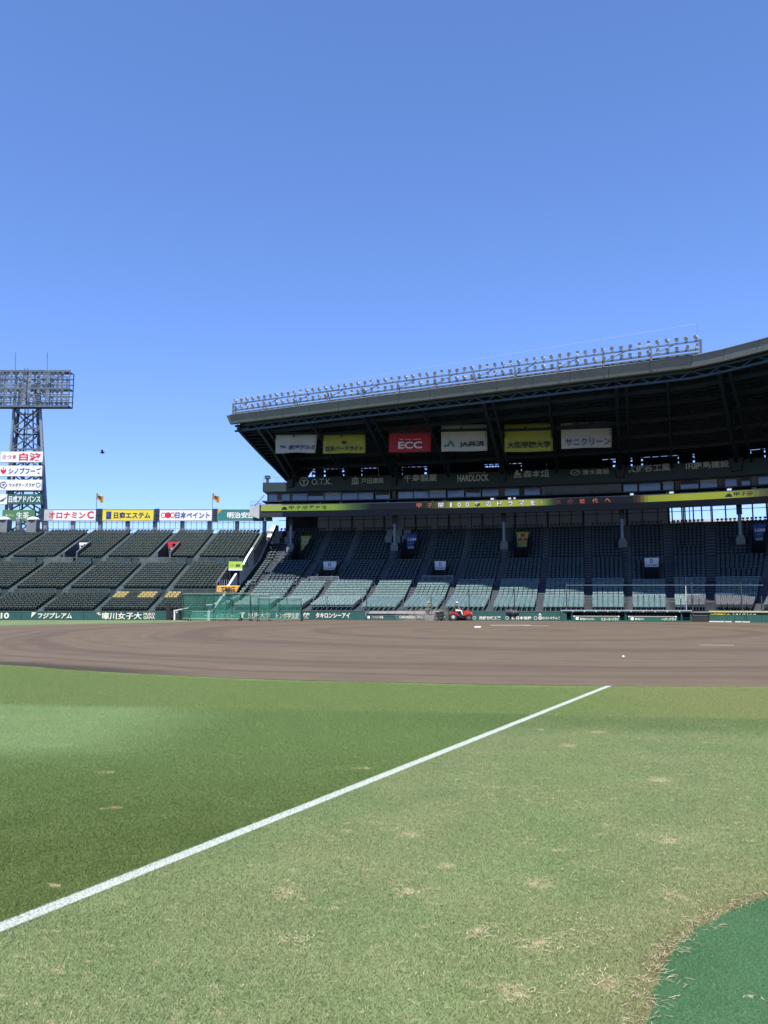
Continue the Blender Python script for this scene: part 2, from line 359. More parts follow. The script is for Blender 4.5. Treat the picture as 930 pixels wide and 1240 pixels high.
# ================================================================== GROUND
def sheet(name, pts, z, m, kind='structure', grid=None):
    me = bpy.data.meshes.new(name); me.from_pydata([(x, y, z) for x, y in pts], [], [tuple(range(len(pts)))]); me.materials.append(m)
    return tag(link(bpy.data.objects.new(name, me)), kind=kind)
LA = Vector((-1.907, 4.059, 0)); LB = Vector((4.385, 15.40, 0)); LD = (LB - LA).normalized(); LN = Vector((LD.y, -LD.x, 0))   # foul line, LN to the right
TC = (3.165, 2.445); TR = 2.27
def grass_color(n, p, blade):
    sep = n.new('ShaderNodeSeparateXYZ'); n.l.new(p, sep.inputs[0]); X, Y = sep.outputs[0], sep.outputs[1]
    flat = n.new('ShaderNodeCombineXYZ'); n.l.new(X, flat.inputs[0]); n.l.new(Y, flat.inputs[1]); f = flat.outputs[0]
    def lin(a, b, c): return n.math('ADD', n.math('MULTIPLY_ADD', X, a, c), n.math('MULTIPLY', Y, b))
    dl = lin(LN.x, LN.y, -LN.dot(LA))                    # + on the foul side
    w1 = n.noise(f, .35, 4); w2 = n.noise(f, 1.3, 5, .6); w3 = n.noise(f, 8., 6, .7); w4 = n.noise(f, 95., 6, .85); w5 = n.noise(f, 24., 4, .7)
    wob = n.math('MULTIPLY_ADD', w1, 1.2, -.6)
    foul = n.mix(n.ramp(w2, .3, .7), (.162, .216, .092), (.206, .240, .110))
    fair = n.mix(n.ramp(w2, .3, .7), (.078, .118, .028), (.100, .138, .038)); fair = n.mix(n.math('MULTIPLY', n.ramp(n.math('MULTIPLY_ADD', w1, 2., Y), 5.5, 10.5), .85), fair, (.125, .190, .060))
    # paler mowing stripe in fair ground
    d1 = n.math('MULTIPLY', n.ramp(n.math('MULTIPLY_ADD', w1, 1.5, n.math('MULTIPLY', X, -1.)), 2.6, 4.9), n.ramp(n.math('MULTIPLY_ADD', w1, 1., Y), 8.3, 9.8)); pale = n.mix(n.ramp(w2, .3, .7), (.19, .275, .115), (.215, .29, .125))
    fair = n.mix(n.math('MULTIPLY', d1, .9), fair, pale)
    col = n.mix(n.ramp(dl, -.03, .03), fair, foul)
    # soft lengthwise swaths in foul ground
    sw = n.new('ShaderNodeTexWave', wave_type='BANDS', bands_direction='X'); sw.inputs['Scale'].default_value = .16; sw.inputs['Distortion'].default_value = 2.5; sw.inputs['Detail'].default_value = 1
    rot = n.new('ShaderNodeVectorRotate', rotation_type='Z_AXIS'); rot.inputs['Angle'].default_value = R(20); n.l.new(f, rot.inputs[0]); n.l.new(rot.outputs[0], sw.inputs[0])
    col = n.mix(n.math('MULTIPLY', n.ramp(dl, 0, .3), n.math('MULTIPLY', sw.outputs[1], .30)), col, (.175, .235, .085))
    # cross band beside the infield
    d2 = n.math('ADD', Y, n.math('MULTIPLY', X, .13)); d2 = n.math('MULTIPLY_ADD', w1, .5, d2)
    dk = n.math('MULTIPLY', n.math('MULTIPLY', n.ramp(d2, 10.2, 11.2), n.math('SUBTRACT', 1., n.ramp(d2, 11.9, 12.3))), n.ramp(dl, -3., 1.)); dk = n.math('MULTIPLY', dk, .5)
    col = n.mix(dk, col, (.085, .135, .040))
    near = n.mix(n.ramp(w3, .3, .75), (.128, .188, .055), (.172, .220, .078))
    near = n.mix(n.math('MULTIPLY', n.ramp(X, 2., 6.), .6), near, (.215, .225, .085))
    col = n.mix(n.math('MULTIPLY', n.ramp(d2, 11.75, 12.3), .9), col, near)
    # dry straw patches
    sc_ = n.new('ShaderNodeVectorMath', operation='MULTIPLY'); n.l.new(f, sc_.inputs[0]); sc_.inputs[1].default_value = (1., 2.2, 1.)
    dry = n.math('MULTIPLY', n.ramp(n.noise(sc_.outputs[0], 6.5, 6, .75), .555, .66), n.ramp(n.noise(f, .8, 3), .38, .56))
    dry = n.math('MULTIPLY', dry, n.ramp(dl, -.2, .6)); dry = n.math('MULTIPLY', dry, n.ramp(n.math('SUBTRACT', 12.5, Y), 0, 4.))
    warp = n.new('ShaderNodeVectorMath', operation='MULTIPLY_ADD'); n.l.new(n.noise(f, 7., 3, .6, True), warp.inputs[0]); warp.inputs[1].default_value = (.40, .30, 0); n.l.new(f, warp.inputs[2]); wp = warp.outputs[0]
    for x, y, r in ((2.52, 7.3, .17), (-.55, 4.51, .11), (.88, 4.70, .13), (.12, 4.55, .10), (1.91, 5.49, .10), (.17, 5.6, .12), (2.08, 9.03, .14), (-2.14, 6.32, .07), (-1.88, 4.65, .06), (-.2, 7.83, .10), (-2.63, 7.61, .08), (-4.01, 10.75, .1),
                    (2.69, 9.94, .13), (2.0, 10.13, .11), (3.72, 9.19, .09), (.72, 3.86, .09), (1.59, 4.49, .12), (.46, 4.0, .09), (.38, 4.96, .08), (-.45, 3.91, .06), (1.65, 5.84, .07), (.9, 3.5, .1), (.55, 3.4, .1), (-.9, 4.1, .05)):
        dd = n.new('ShaderNodeVectorMath', operation='DISTANCE'); n.l.new(wp, dd.inputs[0]); dd.inputs[1].default_value = (x + .20, y + .15, 0)
        dry = n.math('MAXIMUM', dry, n.math('MULTIPLY', n.math('SUBTRACT', 1., n.ramp(dd.outputs['Value'], r * .1, r * .95)), n.ramp(w5, .36, .52)))
    tcd = n.new('ShaderNodeVectorMath', operation='DISTANCE'); n.l.new(f, tcd.inputs[0]); tcd.inputs[1].default_value = (TC[0], TC[1], 0)
    dt = n.math('SUBTRACT', n.math('MULTIPLY_ADD', w3, .10, n.math('MULTIPLY_ADD', w2, .10, tcd.outputs['Value'])), TR + .10)     # <0 inside the turf
    col = n.mix(n.math('MULTIPLY', dry, .78), col, (.42, .36, .215))
    edge = n.math('MULTIPLY', n.ramp(n.math('ABSOLUTE', n.math('SUBTRACT', dt, .03)), .10, .0), n.ramp(w3, .35, .6)); col = n.mix(n.math('MULTIPLY', edge, .75), col, (.16, .13, .065))
    col = n.mix(n.math('MULTIPLY', n.ramp(n.math('ABSOLUTE', dt), .9, .0), .35), col, (.20, .185, .085))
    turf = n.mix(n.ramp(w2, .3, .7), (.048, .118, .044), (.062, .146, .060)); turf = n.mix(n.ramp(w4, .52, .7), turf, (.13, .21, .15))
    dd = n.new('ShaderNodeVectorMath', operation='DISTANCE'); n.l.new(wp, dd.inputs[0]); dd.inputs[1].default_value = (1.72, 3.53, 0)
    turf = n.mix(n.math('SUBTRACT', 1., n.ramp(dd.outputs['Value'], .002, .016)), turf, (.5, .45, .35))
    it = n.ramp(dt, .004, -.004); col = n.mix(it, col, turf)
    line = n.ramp(n.math('ABSOLUTE', n.math('MULTIPLY_ADD', w4, .04, n.math('SUBTRACT', dl, .020))), .058, .042); line = n.math('MULTIPLY', line, n.ramp(Y, 15.6, 15.5))
    lw = n.ramp(n.noise(f, 70., 3, .7), .34, .58); col = n.mix(n.math('MULTIPLY', line, n.math('MULTIPLY_ADD', lw, .65, .30)), col, (.56, .60, .56))
    g = n.mix(n.ramp(w4, .25, .75), (.66, .66, .66) if blade else (.46, .46, .46), (1.72, 1.72, 1.72) if blade else (1.18, 1.18, 1.18)); 
    return n.mix(1., col, g, 'MULTIPLY'), w4
def grass_mat(blade):
    m, n, b = base_mat('turf_blades' if blade else 'field_grass'); p = pos(n); c, w = grass_color(n, p, blade); n.put(b.inputs['Base Color'], c)
    b.inputs['Roughness'].default_value = .75 if not blade else .6; b.inputs['Specular IOR Level'].default_value = .15 if not blade else .3
    if not blade:
        q = n.new('ShaderNodeBump'); q.inputs['Strength'].default_value = .6; q.inputs['Distance'].default_value = .02; n.l.new(n.noise(p, 60., 6, .75), q.inputs['Height']); n.l.new(q.outputs[0], b.inputs['Normal'])
    else:
        tl = n.new('ShaderNodeBsdfTranslucent'); n.l.new(c, tl.inputs[0]); mx = n.new('ShaderNodeMixShader'); mx.inputs[0].default_value = .25
        n.l.new(b.outputs[0], mx.inputs[1]); n.l.new(tl.outputs[0], mx.inputs[2]); n.l.new(mx.outputs[0], n.n['Material Output'].inputs[0])
    return m
M['grass'] = grass_mat(False); M['blade'] = grass_mat(True)
def far_grass():
    m, n, b = base_mat('outfield_turf'); p = pos(n); c = n.mix(n.ramp(n.noise(p, .25, 5), .3, .7), (.075, .125, .038), (.125, .155, .062)); n.put(b.inputs['Base Color'], c); b.inputs['Roughness'].default_value = .9; return m
def dirt_mat():
    m, n, b = base_mat('infield_soil'); p = pos(n)
    rot = n.new('ShaderNodeVectorMath', operation='DISTANCE'); n.l.new(p, rot.inputs[0]); rot.inputs[1].default_value = (9, 47, 0)
    rad = n.math('MULTIPLY_ADD', n.noise(p, .06, 2), 5., rot.outputs['Value'])
    cmb = n.new('ShaderNodeCombineXYZ'); n.l.new(rad, cmb.inputs[0]); n.l.new(n.noise(p, .03, 1), cmb.inputs[1]); ringn = n.noise(cmb.outputs[0], 1.7, 5, .7); ringf = n.noise(cmb.outputs[0], .38, 2)
    c = n.mix(n.ramp(n.noise(p, .5, 5, .6), .3, .7), (.104, .081, .055), (.122, .095, .066))
    c = n.mix(n.math('MULTIPLY', n.ramp(ringn, .50, .68), .32), c, (.058, .044, .034)); c = n.mix(n.math('MULTIPLY', n.ramp(n.noise(p, 3.2, 5, .8), .55, .72), .35), c, (.07, .055, .043)); c = n.mix(n.math('MULTIPLY', n.ramp(ringn, .47, .34), .4), c, (.132, .106, .084))
    c = n.mix(n.math('MULTIPLY', n.ramp(ringf, .50, .60), .5), c, (.066, .05, .04))
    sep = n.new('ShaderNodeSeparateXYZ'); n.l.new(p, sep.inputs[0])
    # moist soil and edge shadow, painted together as a dark band along the left lip
    d = n.math('ADD', n.math('ADD', sep.outputs[1], n.math('MULTIPLY', sep.outputs[0], .58)), n.math('MULTIPLY_ADD', n.noise(p, .8, 4), .8, -15.75)); damp_shade = n.math('MULTIPLY', n.ramp(d, .95, .0), n.ramp(sep.outputs[0], -3.2, -7.)); c = n.mix(n.math('MULTIPLY', damp_shade, .85), c, (.035, .028, .024))
    c = n.mix(n.math('MULTIPLY', n.noise(p, 30., 4, .7), .25), c, (.055, .043, .035))
    n.put(b.inputs['Base Color'], c); b.inputs['Roughness'].default_value = .95; b.inputs['Specular IOR Level'].default_value = .15
    q = n.new('ShaderNodeBump'); q.inputs['Strength'].default_value = .6; q.inputs['Distance'].default_value = .03; h = n.math('ADD', ringn, n.math('MULTIPLY', n.noise(p, 12., 5, .7), .6)); n.l.new(h, q.inputs['Height']); n.l.new(q.outputs[0], b.inputs['Normal']); return m
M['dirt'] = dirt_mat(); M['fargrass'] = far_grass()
sheet('ground', [(-900, -900), (900, -900), (900, 900), (-900, 900)], -.05, mat('surrounding_asphalt', (.06, .06, .06), .9, .2, .05))
sheet('outfield_grass', [(-75, 15.3), (-75, 82), (48, 82), (48, 15.3)], -.012, M['fargrass'])
EDGE = [(-34, 46), (-33, 38), (-29, 31.5), (-23.5, 26.6), (-17, 23.2), (-10.13, 20.75), (-7.27, 18.97), (-2.92, 16.91), (.59, 16.04), (2.4, 15.65), (4.35, 15.42), (7.5, 15.38), (14, 15.5), (24, 16), (34, 17)]
def smoothpts(P, k=6):
    o = []
    for i in range(len(P) - 1):
        p0 = Vector((*P[max(i - 1, 0)], 0)); p1 = Vector((*P[i], 0)); p2 = Vector((*P[i + 1], 0)); p3 = Vector((*P[min(i + 2, len(P) - 1)], 0))
        for j in range(k):
            t = j / k; q = .5 * ((2 * p1) + (-p0 + p2) * t + (2 * p0 - 5 * p1 + 4 * p2 - p3) * t * t + (-p0 + 3 * p1 - 3 * p2 + p3) * t ** 3); o.append((q.x, q.y))
    return o + [P[-1]]
ES = smoothpts(EDGE)
sheet('field_grass', [(-75, -30), (45, -30), (45, 17.6)] + list(reversed(ES)) + [(-36, 50), (-75, 60)], .0, M['grass'])
random.seed(3)
rag = [(x + random.uniform(-.03, .03), y + random.uniform(-.06, .04)) for x, y in smoothpts(EDGE, 22)]
far = [(-15.8, 71.5), (-21.2, 64.2), (-26.3, 60.), (-29.5, 56.), (-33, 50)]
fb = [(S(s, -.02).x, S(s, -.02).y) for s in np.arange(0, SMAX, 1.5)]
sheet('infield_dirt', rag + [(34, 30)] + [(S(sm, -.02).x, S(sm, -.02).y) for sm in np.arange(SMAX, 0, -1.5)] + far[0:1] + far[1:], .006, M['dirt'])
# painted foul line and artificial turf as thin sheets
a = LA - LD * 12; q = LA + LD * 13.0
lm = MB(); lm.quad(a - LN * .056, q - LN * .056, q + LN * .056, a + LN * .056)
for i in range(len(lm.v)): lm.v[i] = (lm.v[i][0], lm.v[i][1], .004)
tag(lm.build('foul_line', M['grass']), kind='structure')
random.seed(5)
tm = MB(); tm.v = [(TC[0] + (TR + random.uniform(-.03, .03)) * cos(2 * pi * i / 160), TC[1] + (TR + random.uniform(-.03, .03)) * sin(2 * pi * i / 160), .005) for i in range(160)]; tm.f = [tuple(range(160))]
tag(tm.build('artificial_turf', M['grass']), kind='structure')
# short grass blades as one countless mass: a small tile of blades instanced over the near field
def blades():
    rng = np.random.default_rng(4); nb = 3800; sz = .34
    V = []; F = []
    for i in range(nb):
        x, y = np.clip(rng.normal(0, .17, 2), -.45, .45); a = rng.uniform(0, 2 * pi); h = rng.uniform(.005, .014); w = rng.uniform(.0012, .0022); l = rng.uniform(.3, 1.6) * h; b = rng.uniform(0, 2 * pi)
        k = len(V); V += [(x - w * cos(a), y - w * sin(a), 0), (x + w * cos(a), y + w * sin(a), 0), (x + l * cos(b), y + l * sin(b), h)]; F.append((k, k + 1, k + 2))
    pts = []
    st = .27
    for j in range(int(18.4 / st)):
        Y = 2.6 + j * st; half = Y * .58 + 4.5
        for i in range(int(2 * half / st) + 1):
            X = -half + i * st
            if Y > np.interp(X, [e[0] for e in ES[::-1]][::-1], [e[1] for e in ES[::-1]][::-1]) - .34: continue
            pts.append((X + rng.uniform(-.12, .12), Y + rng.uniform(-.12, .12), 0))
    k = len(V); me = bpy.data.meshes.new('grass'); me.from_pydata(V + pts, [], F); me.materials.append(M['blade'])
    at_ = me.attributes.new('spot', 'BOOLEAN', 'POINT'); at_.data.foreach_set('value', [False] * k + [True] * len(pts))
    o = link(bpy.data.objects.new('grass', me)); tag(o, 'short green turf grass covering the foreground around the white line', 'grass', kind='stuff')
    ng = bpy.data.node_groups.new('grass_spread', 'GeometryNodeTree'); ng.interface.new_socket('Geometry', in_out='INPUT', socket_type='NodeSocketGeometry'); ng.interface.new_socket('Geometry', in_out='OUTPUT', socket_type='NodeSocketGeometry')
    nn = ng.nodes; L = ng.links; gi = nn.new('NodeGroupInput'); go = nn.new('NodeGroupOutput')
    na = nn.new('GeometryNodeInputNamedAttribute'); na.data_type = 'BOOLEAN'; na.inputs[0].default_value = 'spot'
    sg = nn.new('GeometryNodeSeparateGeometry'); sg.domain = 'POINT'; L.new(gi.outputs[0], sg.inputs[0]); L.new(na.outputs[0], sg.inputs[1])
    mp = nn.new('GeometryNodeMeshToPoints'); L.new(sg.outputs[0], mp.inputs[0])
    ip = nn.new('GeometryNodeInstanceOnPoints'); L.new(mp.outputs[0], ip.inputs[0]); L.new(sg.outputs[1], ip.inputs['Instance'])
    rv = nn.new('FunctionNodeRandomValue'); rv.data_type = 'FLOAT_VECTOR'; rv.inputs[0].default_value = (0, 0, 0); rv.inputs[1].default_value = (0, 0, 6.283); L.new(rv.outputs[0], ip.inputs['Rotation'])
    L.new(ip.outputs[0], go.inputs[0]); md = o.modifiers.new('spread', 'NODES'); md.node_group = ng
    return o
blades()
# dry straw wisps lying on the turf and along the edge of the artificial turf
random.seed(31); m = MB()
def wisp(x, y, L=None, a=None):
    L = L or random.uniform(.015, .05); a = random.uniform(0, 2 * pi) if a is None else a; w = random.uniform(.0008, .0014); z = random.uniform(.006, .016); b = a + random.uniform(-.6, .6)
    p = Vector((x, y, z)); q = p + Vector((cos(a), sin(a), 0)) * L * .5; t = q + Vector((cos(b), sin(b), 0)) * L * .5; sd = Vector((-sin(a), cos(a), 0)) * w
    m.quad(p - sd, q - sd + Vector((0, 0, .003)), q + sd + Vector((0, 0, .003)), p + sd); m.quad(q - sd + Vector((0, 0, .003)), t, q + sd + Vector((0, 0, .003)))
for x, y, r_ in ((2.52, 7.3, .2), (-.55, 4.51, .13), (.88, 4.70, .15), (.12, 4.55, .12), (1.91, 5.49, .12), (.17, 5.6, .14), (1.59, 4.49, .2), (.46, 4.0, .12), (.72, 3.86, .12), (.9, 3.5, .14), (.55, 3.4, .14), (-.4, 3.9, .1), (1.0, 4.1, .2), (1.3, 4.9, .2), (.9, 3.9, .15)):
    for k in range(55): wisp(x + random.gauss(0, r_ * .6), y + random.gauss(0, r_ * .5))
for k in range(600):
    y = 3.2 + 6 * random.random() ** 1.5; x = random.uniform(-.5 * y, .52 * y)
    if (Vector((x, y, 0)) - LA).dot(LN) > .1 and math.hypot(x - TC[0], y - TC[1]) > TR: wisp(x, y, random.uniform(.01, .03))
for k in range(520):
    a = R(random.uniform(80, 190)); rr = TR + random.gauss(.03, .035); wisp(TC[0] + rr * cos(a), TC[1] + rr * sin(a), random.uniform(.02, .06))
for cx, cy in ((1.2, 3.55), (1.34, 3.83), (1.62, 4.1), (1.08, 3.35)):
    for k in range(15): wisp(cx + random.gauss(.02, .04), cy + random.gauss(-.02, .03), random.uniform(.02, .06), random.gauss(-.2, .5))
m.build('straw_wisps', mat('dry_straw', (.54, .46, .29), .8, .25, 20.), label='pale dry straw wisps scattered over the grass and along the green turf edge', cat='straw', kind='stuff')
# bases and chalk marks
mb = MB(); p = G(579, 760); mb.box((p.x, p.y, .045), (.45, .42, .075), .3); mb.box((p.x, p.y, .088), (.38, .34, .014), .3)
mb.build('base_bag', M['white'], label='small white base bag lying on the infield dirt in front of the red tractor', cat='base')
mb = MB(); p = G(618, 757.2); mb.box((p.x, p.y, .0115), (3.0, .5, .005)); p = G(650, 758.); mb.box((p.x, p.y, .0115), (1.7, .14, .005))
tag(mb.build('chalk_marking', M['chalk']), kind='structure')
mb = MB(); p = G(868, 781.5); mb.box((p.x, p.y, .0115), (1.3, .05, .005), .1); tag(mb.build('chalk_marking', M['chalk']), kind='structure')
p = G(755, 797); mb = MB(); mb.ball((p.x, p.y, .042), .038, .038, .038, 12, 8)
mb.build('baseball', M['white'], smooth=True, label='small white baseball lying alone on the brown dirt', cat='ball')
# ================================================================== INFIELD GRANDSTAND
GS = empty('grandstand', S(10, 0, 0), 'huge curved grandstand of pale teal seats under the dark roof, with a press box above', 'grandstand')
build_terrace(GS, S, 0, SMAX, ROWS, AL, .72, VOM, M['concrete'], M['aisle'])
ST = seat_template()
BLK = [(0.35, AL[0] - .38)] + [(a + .38, b - .38) for a, b in zip(AL, AL[1:])]
def colz(s, u): return any(abs(s - c) < .75 and 26.4 < u < 28.6 for c in COLP)
front, rest, darks, boxs = [], [], [], []
for bi, (a, b) in enumerate(BLK):
    for (u0, u1, z, tier) in ROWS:
        if tier == 0: continue
        ri = int(round((u0 - 1.5) / .85)) if tier == 1 else -1
        uc = u0 + .52
        w = (b - a) * (1 + 0 * u0); pitch = .475
        sc = (1 + uc * (thq(b) - thq(a)) / max(b - a, .1))            # rows widen with the fan
        n = max(1, int(w * sc / pitch + .35))
        for i in range(n):
            s = a + (i + .5) * w / n
            if in_vom(s, uc, [(v[0] - .25, v[1] + .25, v[2], v[3], 0) for v in VOM]) or colz(s, uc): continue
            p = S(s, uc, z); rec = (p, thq(s), 1.)
            if tier == 1 and s > AL[10] + 1.3: boxs.append(rec); continue
            if tier == 1 and 2 < bi < 11: front.append((bi, ri, rec))
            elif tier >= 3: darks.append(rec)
            else: rest.append(rec)
# the 300 nearest seats are individuals
BN = {10: 'above the right advert board', 9: 'above the left advert board', 8: "at the dugout's left end", 7: 'above the rolled tarp', 6: 'right of the tractor', 5: 'behind the red tractor', 4: 'behind the walking groundskeeper', 3: 'above the タキロンシーアイ lettering'}
RN = ['front', 'second', 'third', 'fourth', 'fifth', 'sixth']
front.sort(key=lambda r: (-r[0], r[1])); ind = front[:300]; rest += [r[2] for r in front[300:]]
stm = None; ON = 'first second third fourth fifth sixth seventh eighth ninth tenth eleventh twelfth'.split(); import collections; cnt = collections.Counter()
for bi, ri, (p, th, sc) in ind:
    if stm is None:
        me = bpy.data.meshes.new('plastic_seat'); me.from_pydata(ST.v, [], ST.f); me.materials.append(M['seat']); stm = me
    o = link(bpy.data.objects.new('plastic_seat', stm)); o.location = p; o.rotation_euler = (0, 0, -th)
    tag(o, 'teal seat %s from left, %s row, block %s' % (ON[cnt[(bi, ri)]], RN[min(ri, 5)], BN[bi]), 'seat', 'seats in the front tier of the grandstand'); cnt[(bi, ri)] += 1
seats_mesh('stadium_seats', ST, rest, M['seat'], label='pale teal plastic seats filling the lower sunlit tiers of the grandstand', cat='seats', kind='stuff')
seats_mesh('shaded_seats', seat_template(.33, .21, .30), darks, M['seat_shaded'], label='teal plastic seats filling the shaded upper tiers of the grandstand', cat='seats', kind='stuff')
seats_mesh('box_seats', seat_template(.44, .4, .42), boxs, M['seat_box'], label='grey padded box seats in the front tier at the right edge', cat='seats', kind='stuff')
# vomitories
def vomitory(par, SF, v, rowz, mside, mdark, mcap, th=.12, cap=.55):
    a, b, u0, u1, z0 = v; zb = rowz(u1) + .95; z1 = rowz(u0) + cap
    for s, d in (((a, -1), (b, 1)) if th < .5 else ((a, -1),)):
        if th > .5: th = .18
        m = MB(); s2 = s + d * th
        lo, hi = min(s, s2), max(s, s2)
        m.hexa([SF(lo, u0 - .05, z0 - .1), SF(hi, u0 - .05, z0 - .1), SF(hi, u1, z0 - .1), SF(lo, u1, z0 - .1), SF(lo, u0 - .05, z1), SF(hi, u0 - .05, z1), SF(hi, u1, zb), SF(lo, u1, zb)])
        m.build('vomitory_wall', mside, par)
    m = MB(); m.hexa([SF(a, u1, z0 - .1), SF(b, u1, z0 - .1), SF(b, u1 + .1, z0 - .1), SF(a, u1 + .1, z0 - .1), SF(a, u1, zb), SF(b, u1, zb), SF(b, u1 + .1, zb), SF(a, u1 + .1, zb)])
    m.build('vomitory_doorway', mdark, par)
    m = MB(); m.quad(SF(a, u0, z0 + .02), SF(b, u0, z0 + .02), SF(b, u1, z0 + .02), SF(a, u1, z0 + .02)); m.build('vomitory_floor', mcap, par)
def rz(u):
    z = ROWS[0][2]
    for r in ROWS:
        if r[0] <= u: z = r[2]
    return z
for v in VOM: vomitory(GS, S, v, rz, M['concrete'], M['dark'], M['concrete'])
# signs on the lower doorways
def SL(px, u, py): s = sP(px, u, 5); s = sP(px, u, zP(s, u, py)); return s, S(s, u, zP(s, u, py)), thq(s)
for (x0, x1, y0, y1), lab in zip(((391.5, 407.5, 680, 690), (526.5, 540, 679.5, 690), (781, 797.5, 675.5, 686.5)),
        ('small white gate sign with a dark emblem above the left lower doorway', 'small white gate sign with a dark emblem above the middle lower doorway', 'small white gate sign with a dark emblem above the right lower doorway')):
    s, p, th = SL((x0 + x1) / 2, 19.1, (y0 + y1) / 2); w = (x1 - x0) / FPX * p.y; h = (y1 - y0) / FPX * p.y
    e = empty('gate_sign', p, lab, 'sign', 'white gate signs over the lower doorways'); m = MB(); plate(m, p, w, h, th, .06); m.build('sign_face', M['white'], e)
    text(e, 'D', p - tn(th)[1] * .04 + Vector((0, 0, .15)), w * .22, h * .45, M['navy'], th, .04, 'emblem'); text(e, '甲子園球場', p - tn(th)[1] * .04 - Vector((0, 0, h * .3)), w * .6, h * .16, M['signblack'], th)
# banners over upper doorways
def cloth(c, w, h, th, m, e, name='cloth', wave=.08, taper=(1, 1), nx=14, nz=6, sk=0):
    mb = MB(); a, b = tn(th); ph = random.uniform(0, 6)
    for j in range(nz + 1):
        for i in range(nx + 1):
            x = i / nx - .5; z = j / nz - .5; f = taper[0] + (taper[1] - taper[0]) * (j / nz)
            sag = wave * (.8 * sin(x * 9 + ph + z * 2) * (.65 - z)) ; dz = -.35 * wave * cos(x * 6.5 + ph) if j == 0 else 0
            mb.v.append(tuple(Vector(c) + a * ((x + .5) * w * f - .5 * w + sk * (1 - j / nz)) + Vector((0, 0, z * h + dz)) - b * (sag)))
    for j in range(nz):
        for i in range(nx): k = j * (nx + 1) + i; mb.f.append((k, k + 1, k + nx + 2, k + nx + 1))
    o = mb.build(name, m, e, smooth=True); so_ = o.modifiers.new('thick', 'SOLIDIFY'); so_.thickness = .012; return o
def ubanner(box, m, lab, kind, tp):
    x0, x1, y0, y1 = box; s, p, th = SL((x0 + x1) / 2, 29.15, (y0 + y1) / 2); w = (x1 - x0) / FPX * p.y; h = (y1 - y0) / FPX * p.y
    e = empty('hanging_banner', p, lab, 'banner'); b = tn(th)[1]; a = tn(th)[0]; q = p - b * .12; cloth(q, w, h, th, m, e, wave=.01, taper=tp)
    f = p - b * .16
    if kind == '16M':
        text(e, '16M', f + Vector((0, 0, h * .12)), w * .72, h * .2, M['white'], th, .03); text(e, 'GATE', f - a * .1 + Vector((0, 0, -h * .14)), w * .4, h * .07, M['pale'], th)
        mm = MB(); mm.box(f - a * w * .08 + Vector((0, 0, -h * .4)), (w * .55, .01, h * .15), th); mm.build('lower_stripe', M['pale'], e)
    elif kind == 'hearts':
        mm = MB()
        for dx, dz in ((0, .26), (-.24, -.02), (.24, -.02)):
            shape2d(mm, f, [(dx * w + x * w * .19, dz * h + y * h * .13) for x, y in ((0, -1), (.75, -.2), (1, .4), (.6, .95), (.2, .9), (0, .6), (-.2, .9), (-.6, .95), (-1, .4), (-.75, -.2))], th, .02, .01)
        mm.build('emblem', M['magenta'], e); mm = MB(); mm.box(f + Vector((0, 0, -h * .4)), (w * .7, .01, h * .06), th); mm.build('lower_stripe', M['ban_white'], e)
    else:
        mm = MB(); ring(mm, f - a * .1 + Vector((0, 0, h * .1)), h * .2, h * .07, th, 14, .02); shape2d(mm, f, [(-.05, .1), (.3, .35), (.35, .5), (.0, .25)], th, .03, .01); mm.build('emblem', M['pale'], e)
ubanner((364.5, 377.5, 649, 667), M['ban_yellow'], 'yellow banner cut to a triangle with a grey emblem over the leftmost upper doorway', 'logo', (.15, 1))
ubanner((492, 506, 646, 665), M['blueban'], 'blue banner reading 16M over an upper doorway left of centre', '16M', (.55, 1))
ubanner((626, 640.5, 644, 663), M['ban_yellow'], 'yellow banner with three crimson hearts over an upper doorway', 'hearts', (.8, 1))
ubanner((913, 928, 634, 655), M['blueban'], 'blue banner over the upper doorway at the right edge', '16M', (.65, 1))
# smoked panels in front of lower doorways, handrails
for i, (x0, x1) in enumerate(((376, 410), (511.5, 548.5))):
    s0 = sP(x0, 14.3, 4); s1 = sP(x1, 14.3, 4); m = MB(); m.hexa([S(s0, 14.25, 3.4), S(s1, 14.25, 3.4), S(s1, 14.29, 3.4), S(s0, 14.29, 3.4), S(s0, 14.25, 4.75), S(s1, 14.25, 4.75), S(s1, 14.29, 4.75), S(s0, 14.29, 4.75)])
    m.build('smoked_screen', M['clearpanel'], GS)
    m = MB(); m.beam(S(s0, 14.27, 4.78), S(s1, 14.27, 4.78), .05)
    for k in range(5): q = s0 + (s1 - s0) * k / 4; m.beam(S(q, 14.27, 3.4), S(q, 14.27, 4.78), .05)
    m.build('screen_frame', M['galv'], GS)
for u, z, gaps in ((7.0, 1.6, False), (14.75, 3.46, True)):
    for (a, b) in BLK:
        if b > SMAX: continue
        if gaps and any(a < (v[0] + v[1]) / 2 < b for v in VOM[:3]): continue
        m = MB(); n = max(2, int((b - a) / 1.5))
        for zz in (.55, .92): 
            for k in range(n): m.beam(S(a + (b - a) * k / n, u, z + zz), S(a + (b - a) * (k + 1) / n, u, z + zz), .05)
        for k in range(n + 1): m.beam(S(a + (b - a) * k / n, u, z), S(a + (b - a) * k / n, u, z + .92), .04)
        m.build('handrail', M['galv'], GS)
